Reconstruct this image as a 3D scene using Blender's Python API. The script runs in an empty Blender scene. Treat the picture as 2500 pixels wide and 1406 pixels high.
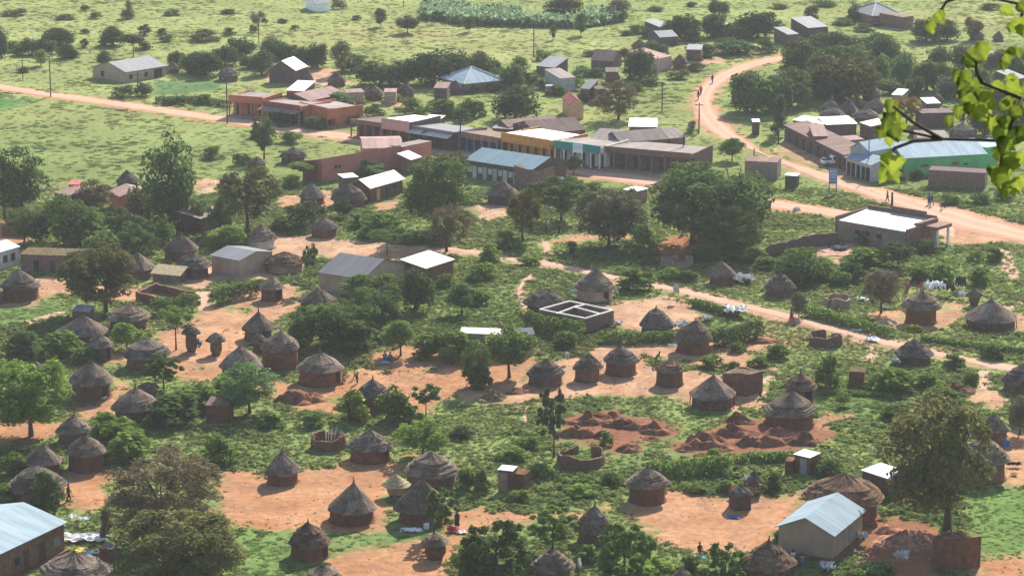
import bpy, bmesh, math, random
import numpy as np
from mathutils import Vector, Matrix, Euler

S = bpy.context.scene
COL = S.collection
R = math.radians

# ------------------------------------------------------------------ camera, sky, sun, exposure
F, CX, CY = 6500.0, 1250.0, 703.0          # focal length in pixels of the 2500-wide photograph
PITCH = R(13.85)
CAMZ = 86.0
cd = bpy.data.cameras.new("camera")
cd.sensor_width = 36.0
cd.lens = 36.0 * F / 2500.0
cd.clip_start, cd.clip_end = 0.5, 9000.0
cam = bpy.data.objects.new("camera", cd)
COL.objects.link(cam)
cam.location = (0, 0, CAMZ)
cam.rotation_euler = (R(90) - PITCH, 0, 0)
S.camera = cam
cd.dof.use_dof = True
cd.dof.focus_distance = 340.0
cd.dof.aperture_fstop = 16.0

SUN_EL, SUN_AZ = R(33), R(19)               # azimuth from +Y towards +X
W = bpy.data.worlds.new("World")
S.world = W
W.use_nodes = True
wn = W.node_tree.nodes
sky = wn.new("ShaderNodeTexSky")
sky.sky_type = 'NISHITA'
sky.sun_disc = False
sky.sun_elevation = SUN_EL
sky.sun_rotation = SUN_AZ
sky.dust_density = 1.0
W.node_tree.links.new(sky.outputs[0], wn["Background"].inputs[0])
wn["Background"].inputs[1].default_value = 0.1
sl = bpy.data.lights.new("sun", 'SUN')
sl.energy = 4.7
sl.angle = R(0.5)
sl.color = (1.0, 0.95, 0.88)
sun = bpy.data.objects.new("sun", sl)
COL.objects.link(sun)
sdir = Vector((math.sin(SUN_AZ) * math.cos(SUN_EL), math.cos(SUN_AZ) * math.cos(SUN_EL), math.sin(SUN_EL)))
sun.rotation_euler = sdir.to_track_quat('Z', 'Y').to_euler()
S.view_settings.view_transform = 'Standard'
S.view_settings.look = 'None'
S.view_settings.gamma = 1.0
S.view_settings.exposure = 1.12
S.cycles.max_bounces = 5
S.cycles.diffuse_bounces = 2
S.cycles.glossy_bounces = 2
S.cycles.transmission_bounces = 3
S.cycles.volume_bounces = 0
S.cycles.use_denoising = True
HAZE = 0.00014

# ------------------------------------------------------------------ picture point -> place on the plain
_fw = Vector((0, math.cos(PITCH), -math.sin(PITCH)))
_up = Vector((0, math.sin(PITCH), math.cos(PITCH)))

def ray(px, py):
    return _fw + Vector((1, 0, 0)) * ((px - CX) / F) + _up * (-(py - CY) / F)

def gp(px, py, z=0.0):
    d = ray(px, py)
    t = (z - CAMZ) / d.z
    return Vector((d.x * t, d.y * t, z))

def zat(px, py, Y):
    d = ray(px, py)
    return CAMZ + d.z * Y / d.y

def ppm(p):
    return F / (Vector((p.x, p.y, p.z - CAMZ)).dot(_fw))

# ------------------------------------------------------------------ small helpers
def obj(name, me, parent=None, m=None, loc=None):
    o = bpy.data.objects.new(name, me)
    COL.objects.link(o)
    if parent is not None:
        o.parent = parent
    if m is not None:
        if me.materials:
            o.material_slots[0].link = 'OBJECT'
            o.material_slots[0].material = m
        else:
            me.materials.append(m)
    if loc is not None:
        o.location = loc
    return o

def tag(o, label, cat, group=None, kind=None):
    o["label"] = label
    o["category"] = cat
    if group: o["group"] = group
    if kind: o["kind"] = kind
    return o

def empty(name, loc, rz=0.0):
    o = bpy.data.objects.new(name, None)
    COL.objects.link(o)
    o.empty_display_size = 0.3
    o.location = loc
    o.rotation_euler = (0, 0, rz)
    return o

LM, PEND, FOOT = [], [], []     # landmarks for labels, things still to be labelled, footprints kept free of undergrowth

def landmark(ref, x, y):
    LM.append((ref, x, y))

def pend(o, desc, x, y):
    PEND.append((o, desc, x, y))

class MB:
    def __init__(s):
        s.v, s.f = [], []
    def add(s, vs, fs):
        n = len(s.v)
        s.v += [tuple(p) for p in vs]
        s.f += [tuple(i + n for i in q) for q in fs]
    def box(s, x0, x1, y0, y1, z0, z1):
        s.add([(x0, y0, z0), (x1, y0, z0), (x1, y1, z0), (x0, y1, z0), (x0, y0, z1), (x1, y0, z1), (x1, y1, z1), (x0, y1, z1)],
              [(3, 2, 1, 0), (4, 5, 6, 7), (0, 1, 5, 4), (1, 2, 6, 5), (2, 3, 7, 6), (3, 0, 4, 7)])
    def prism(s, poly, d):
        """extrude a planar polygon by vector d"""
        n = len(poly)
        d = Vector(d)
        a = [Vector(p) for p in poly]
        s.add(a + [p + d for p in a], [tuple(range(n))[::-1], tuple(range(n, 2 * n))] + [(i, (i + 1) % n, n + (i + 1) % n, n + i) for i in range(n)])
    def tube(s, pts, rad, n=7):
        pts = [Vector(p) for p in pts]
        vs, fs = [], []
        for i, p in enumerate(pts):
            d = (pts[min(i + 1, len(pts) - 1)] - pts[max(i - 1, 0)]).normalized()
            a = d.cross(Vector((0.31, 0.95, 0.07))).normalized()
            b = d.cross(a)
            for k in range(n):
                t = 2 * math.pi * k / n
                vs.append(p + (a * math.cos(t) + b * math.sin(t)) * rad[i])
        for i in range(len(pts) - 1):
            for k in range(n):
                fs.append((i * n + k, i * n + (k + 1) % n, (i + 1) * n + (k + 1) % n, (i + 1) * n + k))
        fs.append(tuple(range(n))[::-1])
        fs.append(tuple(range((len(pts) - 1) * n, len(pts) * n)))
        s.add(vs, fs)
    def lathe(s, prof, n=28, jit=0.0, rng=None, wob=None, a0=0.0, a1=2 * math.pi):
        full = abs(a1 - a0 - 2 * math.pi) < 1e-6
        cols = n if full else n + 1
        vs = []
        for (r, z) in prof:
            for k in range(cols):
                t = a0 + (a1 - a0) * k / n
                rr = r * (wob[k % n] if wob is not None else 1.0)
                dz = 0.0
                if jit and rng:
                    rr += rng.uniform(-jit, jit)
                    dz = rng.uniform(-jit, jit) * .8
                vs.append((rr * math.sin(t), -rr * math.cos(t), z + dz))
        fs = []
        for i in range(len(prof) - 1):
            for k in range(n):
                k2 = (k + 1) % cols if full else k + 1
                fs.append((i * cols + k, i * cols + k2, (i + 1) * cols + k2, (i + 1) * cols + k))
        s.add(vs, fs)
    def build(s, name, m, parent=None, loc=None, smooth=False):
        me = bpy.data.meshes.new(name)
        me.from_pydata(s.v, [], s.f)
        bm = bmesh.new(); bm.from_mesh(me)
        bmesh.ops.recalc_face_normals(bm, faces=bm.faces)
        bm.to_mesh(me); bm.free()
        if smooth:
            me.polygons.foreach_set("use_smooth", [True] * len(me.polygons))
        return obj(name, me, parent, m, loc)

def np_mesh(name, V, Q, attrs=None, smooth=False):
    me = bpy.data.meshes.new(name)
    V = np.ascontiguousarray(V, dtype=np.float32); Q = np.ascontiguousarray(Q, dtype=np.int32)
    k = Q.shape[1]
    me.vertices.add(len(V)); me.vertices.foreach_set("co", V.ravel())
    me.loops.add(Q.size); me.loops.foreach_set("vertex_index", Q.ravel())
    me.polygons.add(len(Q))
    me.polygons.foreach_set("loop_start", np.arange(0, Q.size, k, dtype=np.int32))
    if smooth:
        me.polygons.foreach_set("use_smooth", np.ones(len(Q), dtype=bool))
    for an, arr in (attrs or {}).items():
        if arr.ndim == 1:
            a = me.attributes.new(an, 'FLOAT', 'POINT'); a.data.foreach_set("value", np.ascontiguousarray(arr, dtype=np.float32))
        else:
            a = me.attributes.new(an, 'FLOAT_COLOR', 'POINT')
            c = np.ones((len(arr), 4), dtype=np.float32); c[:, :arr.shape[1]] = arr
            a.data.foreach_set("color", c.ravel())
    me.update(calc_edges=True)
    return me

def vnoise(x, y, sc, seed):
    g = np.random.default_rng(seed).random((64, 64))
    u, v = np.asarray(x) / sc + 300.3, np.asarray(y) / sc + 300.7
    i, j = np.floor(u).astype(int), np.floor(v).astype(int)
    a, b = u - i, v - j
    a, b = a * a * (3 - 2 * a), b * b * (3 - 2 * b)
    G = lambda p, q: g[p % 64, q % 64]
    return (G(i, j) * (1 - a) + G(i + 1, j) * a) * (1 - b) + (G(i, j + 1) * (1 - a) + G(i + 1, j + 1) * a) * b

# ------------------------------------------------------------------ materials
def N(nt, t, **kw):
    n = nt.nodes.new(t)
    for k, v in kw.items():
        setattr(n, k, v)
    return n

def base_mat(name):
    m = bpy.data.materials.new(name)
    m.use_nodes = True
    nt = m.node_tree
    p = nt.nodes["Principled BSDF"]
    return m, nt, p

def noise_col(nt, vec, c1, c2, scale, detail=5, lo=.35, hi=.65):
    n = N(nt, "ShaderNodeTexNoise"); n.inputs["Scale"].default_value = scale; n.inputs["Detail"].default_value = detail
    nt.links.new(vec, n.inputs["Vector"])
    r = N(nt, "ShaderNodeMapRange"); r.inputs[1].default_value = lo; r.inputs[2].default_value = hi
    nt.links.new(n.outputs[0], r.inputs[0])
    mx = N(nt, "ShaderNodeMix", data_type='RGBA')
    nt.links.new(r.outputs[0], mx.inputs[0])
    mx.inputs[6].default_value = (*c1, 1); mx.inputs[7].default_value = (*c2, 1)
    return mx.outputs[2], n.outputs[0]

def mat(name, c, var=.25, scale=1.5, rough=.9, metal=0.0, spec=.15, bump=0.0, bscale=6.0, c2=None, wave=None, stretch=None):
    m, nt, p = base_mat(name)
    tc = N(nt, "ShaderNodeTexCoord")
    vec = tc.outputs["Object"]
    if stretch:
        mp = N(nt, "ShaderNodeMapping"); mp.inputs["Scale"].default_value = stretch
        nt.links.new(vec, mp.inputs[0]); vec = mp.outputs[0]
    a = tuple(x * (1 - var) for x in c); b = c2 or tuple(min(1, x * (1 + var)) for x in c)
    col, fac = noise_col(nt, vec, a, b, scale)
    oi = N(nt, "ShaderNodeObjectInfo")
    mr = N(nt, "ShaderNodeMapRange"); mr.inputs[3].default_value = .82; mr.inputs[4].default_value = 1.18
    nt.links.new(oi.outputs["Random"], mr.inputs[0])
    hv = N(nt, "ShaderNodeHueSaturation"); nt.links.new(mr.outputs[0], hv.inputs["Value"]); nt.links.new(col, hv.inputs["Color"])
    nt.links.new(hv.outputs[0], p.inputs["Base Color"])
    p.inputs["Roughness"].default_value = rough
    p.inputs["Metallic"].default_value = metal
    p.inputs["Specular IOR Level"].default_value = spec
    h = None
    if bump:
        n2 = N(nt, "ShaderNodeTexNoise"); n2.inputs["Scale"].default_value = bscale; n2.inputs["Detail"].default_value = 6
        nt.links.new(vec, n2.inputs["Vector"]); h = n2.outputs[0]
    if wave:
        wv = N(nt, "ShaderNodeTexWave", wave_type='BANDS', bands_direction='X'); wv.inputs["Scale"].default_value = wave
        nt.links.new(tc.outputs["Object"], wv.inputs[0]); h = wv.outputs[1]
    if h is not None:
        bp = N(nt, "ShaderNodeBump"); bp.inputs["Strength"].default_value = bump or .5; bp.inputs["Distance"].default_value = .05
        nt.links.new(h, bp.inputs["Height"]); nt.links.new(bp.outputs[0], p.inputs["Normal"])
    return m

def leaf_mat(name, c1, c2, trans=.32):
    m, nt, p = base_mat(name)
    nt.nodes.remove(p)
    at = N(nt, "ShaderNodeAttribute", attribute_name="v")
    mx = N(nt, "ShaderNodeMix", data_type='RGBA')
    nt.links.new(at.outputs["Fac"], mx.inputs[0])
    mx.inputs[6].default_value = (*c1, 1); mx.inputs[7].default_value = (*c2, 1)
    oi = N(nt, "ShaderNodeObjectInfo")
    mr = N(nt, "ShaderNodeMapRange"); mr.inputs[3].default_value = .75; mr.inputs[4].default_value = 1.25
    nt.links.new(oi.outputs["Random"], mr.inputs[0])
    hv = N(nt, "ShaderNodeHueSaturation"); nt.links.new(mr.outputs[0], hv.inputs["Value"]); nt.links.new(mx.outputs[2], hv.inputs["Color"])
    leaf_bsdf(nt, hv.outputs[0], trans)
    return m

def leaf_bsdf(nt, col, trans):
    out = nt.nodes["Material Output"]
    d = N(nt, "ShaderNodeBsdfDiffuse"); t = N(nt, "ShaderNodeBsdfTranslucent"); ms = N(nt, "ShaderNodeMixShader")
    nt.links.new(col, d.inputs[0]); nt.links.new(col, t.inputs[0])
    ms.inputs[0].default_value = trans
    nt.links.new(d.outputs[0], ms.inputs[1]); nt.links.new(t.outputs[0], ms.inputs[2])
    nt.links.new(ms.outputs[0], out.inputs[0])

def thatch_mat(name, c):
    m, nt, p = base_mat(name); L = nt.links.new
    tc = N(nt, "ShaderNodeTexCoord"); oi = N(nt, "ShaderNodeObjectInfo")
    ad = N(nt, "ShaderNodeVectorMath", operation='ADD')
    sc = N(nt, "ShaderNodeMath", operation='MULTIPLY'); sc.inputs[1].default_value = 40; L(oi.outputs["Random"], sc.inputs[0])
    L(tc.outputs["Object"], ad.inputs[0]); L(sc.outputs[0], ad.inputs[1])
    col, f = noise_col(nt, ad.outputs[0], tuple(x * .62 for x in c), tuple(x * 1.4 for x in c), 5.5, 8, .33, .67)
    pt = N(nt, "ShaderNodeTexNoise"); pt.inputs["Scale"].default_value = .75; pt.inputs["Detail"].default_value = 3; pt.inputs["Distortion"].default_value = .8
    L(ad.outputs[0], pt.inputs["Vector"])
    pr = N(nt, "ShaderNodeMapRange"); pr.inputs[1].default_value = .36; pr.inputs[2].default_value = .64; pr.inputs[3].default_value = .62; pr.inputs[4].default_value = 1.38
    L(pt.outputs[0], pr.inputs[0])
    rv = N(nt, "ShaderNodeMapRange"); rv.inputs[3].default_value = .78; rv.inputs[4].default_value = 1.22; L(oi.outputs["Random"], rv.inputs[0])
    ml = N(nt, "ShaderNodeMath", operation='MULTIPLY'); L(pr.outputs[0], ml.inputs[0]); L(rv.outputs[0], ml.inputs[1])
    hv = N(nt, "ShaderNodeHueSaturation"); L(ml.outputs[0], hv.inputs["Value"]); L(col, hv.inputs["Color"]); L(hv.outputs[0], p.inputs["Base Color"])
    p.inputs["Roughness"].default_value = 1; p.inputs["Specular IOR Level"].default_value = 0
    n2 = N(nt, "ShaderNodeTexNoise"); n2.inputs["Scale"].default_value = 9; n2.inputs["Detail"].default_value = 6; L(ad.outputs[0], n2.inputs["Vector"])
    bp = N(nt, "ShaderNodeBump"); bp.inputs["Strength"].default_value = .9; bp.inputs["Distance"].default_value = .08
    L(n2.outputs[0], bp.inputs["Height"]); L(bp.outputs[0], p.inputs["Normal"])
    return m

M = {}
M['thatch'] = thatch_mat("thatch", (.162, .122, .094))
M['thatch_dark'] = thatch_mat("thatch_dark", (.118, .094, .077))
M['thatch_red'] = thatch_mat("thatch_red", (.155, .098, .068))
M['straw'] = mat("straw", (.42, .34, .20), .3, 5.0, 1, bump=.5, bscale=14, spec=0)
M['mud'] = mat("mud", (.150, .080, .058), .25, 1.8, .95, bump=.3, bscale=8)
M['mud_red'] = mat("mud_red", (.17, .074, .047), .25, 1.8, .95, bump=.3, bscale=8)
M['mud_dark'] = mat("mud_dark", (.12, .07, .055), .25, 1.8, .95, bump=.3, bscale=8)
M['mud_tan'] = mat("mud_tan", (.36, .25, .18), .2, 1.5, .95, bump=.2, bscale=8)
M['mud_white'] = mat("mud_white", (.50, .46, .42), .2, 1.5, .95, bump=.2, bscale=8)
M['plaster'] = mat("plaster", (.36, .262, .195), .12, .8, .9)
M['plaster_white'] = mat("plaster_white", (.62, .58, .53), .12, .8, .9)
M['plaster_grey'] = mat("plaster_grey", (.42, .41, .39), .14, .8, .9)
M['terracotta'] = mat("terracotta", (.56, .195, .155), .1, .6, .9)
M['terracotta_dark'] = mat("terracotta_dark", (.28, .09, .07), .1, .6, .9)
M['orange'] = mat("orange", (.60, .27, .07), .12, .8, .9)
M['orange_red'] = mat("orange_red", (.52, .17, .085), .15, .8, .9)
M['pink'] = mat("pink", (.60, .33, .30), .1, .8, .9)
M['peach'] = mat("peach", (.62, .34, .20), .1, .8, .9)
M['teal'] = mat("teal", (.03, .26, .22), .1, .8, .8)
M['green_paint'] = mat("green_paint", (.12, .44, .17), .12, .6, .8)
M['blue_paint'] = mat("blue_paint", (.09, .22, .45), .1, .8, .7)
M['white_paint'] = mat("white_paint", (.78, .78, .76), .06, .8, .7)
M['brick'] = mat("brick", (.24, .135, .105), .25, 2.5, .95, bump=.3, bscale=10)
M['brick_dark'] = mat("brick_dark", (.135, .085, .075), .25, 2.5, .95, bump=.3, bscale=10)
M['concrete'] = mat("concrete", (.25, .19, .155), .18, 1, .9)
M['opening'] = mat("opening", (.03, .026, .025), .2, 1, .8)
M['door_brown'] = mat("door_brown", (.09, .05, .035), .2, 1.5, .7)
M['door_pale'] = mat("door_pale", (.55, .53, .48), .15, 1, .8)
M['wood'] = mat("wood", (.10, .075, .058), .25, 2, .9)
M['pole'] = mat("pole", (.065, .056, .052), .2, 2, .9)
M['tin_white'] = mat("tin_white", (.52, .50, .455), .12, .5, .6, .15, .3, bump=.35, wave=3.2, stretch=(3, .35, 1))
M['tin_grey'] = mat("tin_grey", (.185, .19, .195), .12, .5, .8, 0, .08, bump=.3, wave=3.2, stretch=(3, .35, 1))
M['tin_blue'] = mat("tin_blue", (.30, .38, .42), .14, .5, .8, 0, .08, bump=.3, wave=3.2, stretch=(3, .35, 1))
M['tin_bluegrey'] = mat("tin_bluegrey", (.13, .20, .235), .1, .4, .8, 0, .08, bump=.3, wave=3.2, stretch=(3, .35, 1))
M['tin_pale'] = mat("tin_pale", (.245, .195, .175), .18, .35, .8, 0, .08, bump=.3, wave=3.2, stretch=(3, .35, 1))
M['tin_lgrey'] = mat("tin_lgrey", (.29, .29, .285), .08, .5, .8, 0, .08, bump=.3, wave=3.2, stretch=(3, .35, 1))
M['tin_rust'] = mat("tin_rust", (.20, .12, .09), .28, .5, .8, 0, .08, bump=.3, wave=3.2, stretch=(3, .35, 1))
M['tin_brown'] = mat("tin_brown", (.125, .078, .064), .28, .5, .8, 0, .08, bump=.3, wave=3.2, stretch=(3, .35, 1))
M['tin_pink'] = mat("tin_pink", (.31, .19, .165), .18, .4, .8, 0, .08, bump=.3, wave=3.2, stretch=(3, .35, 1))
M['tin_red'] = mat("tin_red", (.40, .10, .095), .12, .4, .8, 0, .08, bump=.3, wave=3.2, stretch=(3, .35, 1))
M['sheet_white'] = mat("sheet_white", (.56, .56, .55), .05, 1, .6)
M['earth'] = mat("earth", (.19, .088, .055), .35, 1.2, 1, bump=.8, bscale=3, spec=0)
M['earth_pale'] = mat("earth_pale", (.40, .26, .19), .25, 1.2, 1, bump=.6, bscale=3, spec=0)
M['rubble'] = mat("rubble", (.32, .16, .10), .4, 2.2, 1, bump=.8, bscale=4, spec=0)
M['drygrass'] = mat("drygrass", (.16, .12, .07), .4, 3, 1, bump=.8, bscale=6, spec=0)
M['skin'] = mat("skin", (.055, .032, .024), .05, 1, .6, spec=.3)
M['hair'] = mat("hair", (.012, .011, .01), .05, 1, .8)
for k, c in dict(white=(.75, .74, .72), red=(.55, .05, .05), pink=(.70, .22, .28), blue=(.06, .14, .42), cyan=(.28, .58, .68), black=(.03, .03, .035), yellow=(.65, .5, .12), green=(.1, .28, .12), grey=(.3, .3, .31), brown=(.2, .12, .08), teal=(.03, .16, .2), orange=(.6, .25, .06)).items():
    M['cloth_' + k] = mat("cloth_" + k, c, .1, 2, .9)
LC = dict(
    dark=((0.041, 0.063, 0.025), (0.116, 0.157, 0.052), .40), deep=((0.057, 0.094, 0.030), (0.163, 0.221, 0.067), .44),
    olive=((0.085, 0.090, 0.033), (0.217, 0.208, 0.075), .44), mid=((0.090, 0.142, 0.034), (0.233, 0.315, 0.076), .48),
    bright=((0.125, 0.203, 0.037), (0.279, 0.385, 0.083), .50), blue=((0.075, 0.127, 0.046), (0.192, 0.290, 0.106), .44),
    brown=((0.097, 0.079, 0.041), (0.240, 0.192, 0.103), .35), autumn=((0.125, 0.101, 0.025), (0.435, 0.237, 0.057), .50),
    tips=((0.052, 0.066, 0.021), (0.274, 0.214, 0.046), .45),
    lime=((0.137, 0.181, 0.029), (0.308, 0.338, 0.067), .50), grey=((0.092, 0.099, 0.049), (0.206, 0.205, 0.108), .40))
for k, (a, b, t) in LC.items():
    M['leaf_' + k] = leaf_mat("leaf_" + k, a, b, t)
M['bark'] = mat("bark", (.085, .065, .052), .3, 3, 1, bump=.5, bscale=8)

# ------------------------------------------------------------------ bare-earth yards, tracks, fields (traced on the plain)
YARDS = [  # (paleness 0 orange .. 1 pale pink, outline)
 (.75, [(430,650),(480,640),(520,640),(620,620),(650,600),(690,578),(760,572),(830,584),(900,590),(985,597),(1080,604),(1190,612),(1180,622),(1090,622),(1000,628),(960,640),(780,628),(740,650),(700,672),(640,684),(560,680),(520,690),(500,712),(430,690)]),
 (.35, [(492,700),(520,716),(505,745),(600,762),(640,745),(735,732),(745,742),(690,772),(640,800),(606,815),(592,858),(560,882),(520,898),(470,895),(420,876),(370,850),(410,805),(465,795),(470,770),(500,750),(480,725)]),
 (.15, [(850,912),(900,900),(945,905),(1000,922),(1060,905),(1090,888),(1180,850),(1230,868),(1320,872),(1290,930),(1180,960),(1120,962),(1060,990),(1000,1012),(960,992),(880,968),(830,968),(800,1000),(750,985),(690,972),(720,940),(800,945)]),
 (.55, [(1350,880),(1420,872),(1480,848),(1560,838),(1640,842),(1740,868),(1700,882),(1580,868),(1580,890),(1690,905),(1790,925),(1870,955),(1880,985),(1800,1004),(1700,985),(1640,962),(1560,966),(1450,962),(1300,976),(1190,986),(1120,975),(1110,950),(1280,925)]),
 (.65, [(1400,742),(1500,742),(1560,735),(1620,722),(1690,748),(1725,765),(1690,785),(1660,800),(1655,815),(1570,806),(1490,796),(1470,780)]),
 (.15, [(556,1148),(610,1150),(650,1165),(735,1140),(780,1150),(850,1120),(930,1128),(985,1112),(985,1170),(940,1215),(960,1240),(930,1260),(920,1290),(800,1298),(740,1290),(690,1300),(640,1290),(590,1278),(530,1250),(535,1200)]),
 (.15, [(815,1346),(880,1335),(960,1342),(1060,1310),(1090,1285),(1110,1245),(1280,1248),(1400,1262),(1480,1240),(1300,1275),(1200,1290),(1140,1300),(1100,1340),(1110,1420),(770,1420),(800,1375)]),
 (.25, [(1540,1236),(1600,1222),(1640,1192),(1720,1204),(1770,1212),(1900,1210),(1965,1198),(1985,1230),(1920,1270),(1910,1320),(1830,1345),(1760,1330),(1700,1345),(1610,1320),(1580,1290)]),
 (.1, [(-40,1045),(60,1030),(140,1040),(185,1022),(150,1050),(120,1070),(70,1078),(-40,1092)]),
 (.1, [(165,1160),(240,1142),(270,1160),(250,1225),(235,1255),(195,1235),(160,1215)]),
 (.25, [(285,950),(280,925),(300,930),(320,945),(300,965),(345,1005),(270,1015),(225,1020),(190,1000),(250,985)]),
 (.3, [(270,870),(300,860),(315,880),(275,885)]),
 (.35, [(2455,1058),(2520,1035),(2560,1180),(2460,1182),(2445,1130)]),
 (.6, [(2395,925),(2410,940),(2440,955),(2450,985),(2430,1010),(2400,980),(2370,970),(2390,950)]),
 (.5, [(2195,800),(2200,785),(2290,760),(2330,738),(2360,748),(2350,775),(2300,800),(2250,812)]),
 (.4, [(2120,765),(2200,760),(2210,800),(2160,800),(2140,785)]),
 (.5, [(2480,765),(2560,760),(2560,800),(2478,808)]),
 (.6, [(1895,352),(1945,345),(2010,378),(2070,405),(2100,424),(2040,432),(1980,400),(1900,366)]),
 (.5, [(1430,410),(1480,402),(1690,418),(1690,440),(1600,440),(1430,425)]),
 (.3, [(860,322),(1000,335),(1120,350),(1240,372),(1240,382),(1120,365),(870,335)]),
 (.4, [(1358,384),(1460,404),(1460,424),(1390,418),(1350,440),(1350,400)]),
 (.35, [(-40,540),(70,535),(85,580),(50,600),(-40,600)]),
 (.5, [(60,680),(150,672),(155,690),(125,730),(100,716),(70,745),(-40,748),(-40,730),(50,690)]),
 (.8, [(1145,505),(1190,500),(1240,505),(1245,525),(1190,538),(1165,530)]),
 (.5, [(670,488),(700,478),(740,485),(800,465),(830,500),(800,512),(690,505)]),
 (.7, [(478,450),(500,438),(545,440),(535,468),(490,475)]),
 (.4, [(905,500),(975,488),(975,505),(920,512)]),
 (.4, [(1385,574),(1500,572),(1560,570),(1560,580),(1480,584),(1400,590),(1350,590)]),
 (-.3, [(1590,602),(1650,575),(1710,580),(1725,605),(1660,640),(1600,632)]),
 (.5, [(2240,495),(2330,505),(2450,535),(2560,560),(2560,606),(2440,590),(2330,590),(2270,572),(2250,530)]),
 (.15, [(2390,1368),(2520,1360),(2560,1420),(2370,1420)]),
 (-.6, [(2130,1275),(2200,1262),(2290,1290),(2290,1400),(2180,1420),(2100,1380),(2110,1330)]),
 (.2, [(1990,1012),(2080,1006),(2090,1014),(2020,1030),(2020,1050),(1990,1050)]),
 (-.75, [(1365,1030),(1420,1008),(1500,1005),(1640,1035),(1650,1058),(1540,1075),(1560,1100),(1500,1108),(1480,1085),(1380,1080)]),
 (-.75, [(1640,1090),(1760,1040),(1850,1020),(1990,1040),(2040,1060),(1990,1085),(1900,1105),(1660,1110)]),
 (.2, [(560,905),(680,925),(730,945),(840,955),(820,1005),(740,1000),(690,975),(560,945)]),
 (.2, [(380,880),(480,900),(560,890),(560,935),(480,925),(390,905)]),
 (.35, [(140,690),(330,700),(340,735),(150,715)]),
 (.45, [(600,690),(730,690),(740,745),(650,752),(560,745)]),
 (.2, [(900,870),(1000,845),(1090,850),(1090,890),(1000,925),(930,905)]),
 (.4, [(1640,838),(1760,840),(1900,900),(1800,900),(1700,890)]),
 (.3, [(1830,830),(1880,822),(1900,838),(1840,850)]),
 (.5, [(1995,615),(2050,595),(2110,602),(2080,628),(2040,645),(2010,630)]),
 (.5, [(2290,578),(2360,575),(2420,582),(2400,592),(2330,596)]),
 (.8, [(760,166),(830,172),(850,206),(770,206),(640,200),(640,190)]),
 (.7, [(1590,150),(1690,150),(1760,142),(1770,152),(1680,162)]),
 (.6, [(915,232),(970,228),(1010,250),(950,262)]),
 (.5, [(2010,600),(1890,606),(1900,598),(2020,592)]),
]
FIELDS = [  # lush strips without undergrowth (short grass): (colour, outline)
 ((.140,.205,.062), [(590,1300),(680,1300),(760,1280),(820,1330),(800,1362),(700,1420),(580,1420)]),
 ((.145,.200,.066), [(800,1285),(930,1250),(990,1230),(1090,1290),(1060,1312),(960,1340),(830,1335)]),
 ((.138,.200,.062), [(1990,965),(2170,960),(2120,990),(2150,1020),(1990,1015)]),
 ((.130,.200,.058), [(2370,1200),(2560,1190),(2560,1380),(2400,1360)]),
 ((.138,.200,.062), [(-40,740),(150,735),(165,760),(90,780),(-40,800)]),
 ((.11,.18,.07), [(375,200),(540,195),(540,222),(370,235)]),
 ((.10,.19,.06), [(-40,236),(85,245),(-40,282)]),
]

def wpoly(px):
    return np.array([[p.x, p.y] for p in (gp(*q) for q in px)])

def sdist(poly, X, Y):
    """signed distance to a polygon, positive inside"""
    n = len(poly)
    d = np.full(X.shape, 1e9); ins = np.zeros(X.shape, bool)
    for i in range(n):
        ax, ay = poly[i]; bx, by = poly[(i + 1) % n]
        ex, ey = bx - ax, by - ay
        t = np.clip(((X - ax) * ex + (Y - ay) * ey) / (ex * ex + ey * ey + 1e-9), 0, 1)
        d = np.minimum(d, np.hypot(X - ax - t * ex, Y - ay - t * ey))
        c = (ay > Y) != (by > Y)
        ins ^= c & (X < ex * (Y - ay) / (ey if abs(ey) > 1e-9 else 1e-9) + ax)
    return np.where(ins, d, -d)

# core of the ground: half-metre cells where the photograph looks; outside it coarser and coarser
gx = np.concatenate([[-3000, -1500, -800, -400, -220], np.arange(-140, 150.01, .55), [230, 420, 820, 1500, 3000]])
gy = np.concatenate([[110, 150, 200], np.arange(226, 420, .55), np.arange(420, 720, .8), [780, 900, 1100, 1500, 2200, 3200]])
GX, GY = np.meshgrid(gx, gy)
DIRT = np.full(GX.shape, -4.0); PALE = np.zeros(GX.shape); FIELD = np.zeros(GX.shape); FCOL = np.zeros(GX.shape + (3,))

def window(poly, pad):
    x0, y0 = poly.min(0) - pad; x1, y1 = poly.max(0) + pad
    return slice(np.searchsorted(gy, y0), np.searchsorted(gy, y1)), slice(np.searchsorted(gx, x0), np.searchsorted(gx, x1))

def stamp(poly, pale, off=0.0):
    w = window(poly, 5)
    if GX[w].size == 0: return
    d = np.clip(sdist(poly, GX[w], GY[w]) + off, -4, 4)
    up = d > DIRT[w]
    PALE[w] = np.where(up, pale, PALE[w]); DIRT[w] = np.where(up, d, DIRT[w])

for pale, px in YARDS:
    stamp(wpoly(px), pale)
for c, px in FIELDS:
    p = wpoly(px); w = window(p, 5)
    k = np.clip(sdist(p, GX[w], GY[w]) / 2 + .5, 0, 1)
    FIELD[w] = np.maximum(FIELD[w], k); FCOL[w] = np.where((k > .02)[..., None], np.array(c), FCOL[w])

# tracks: two edges in the picture -> a strip on the ground with worn, wandering edges
def resample(p, n):
    p = np.array(p); s = np.concatenate([[0], np.cumsum(np.hypot(*np.diff(p, axis=0).T))])
    u = np.linspace(0, s[-1], n)
    return np.stack([np.interp(u, s, p[:, 0]), np.interp(u, s, p[:, 1])], 1)

def smooth(p, it=2):
    p = np.array(p, float)
    for _ in range(it):
        q = [p[0]]
        for a, b in zip(p[:-1], p[1:]):
            q += [a * .75 + b * .25, a * .25 + b * .75]
        p = np.array(q + [p[-1]])
    return p

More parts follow.
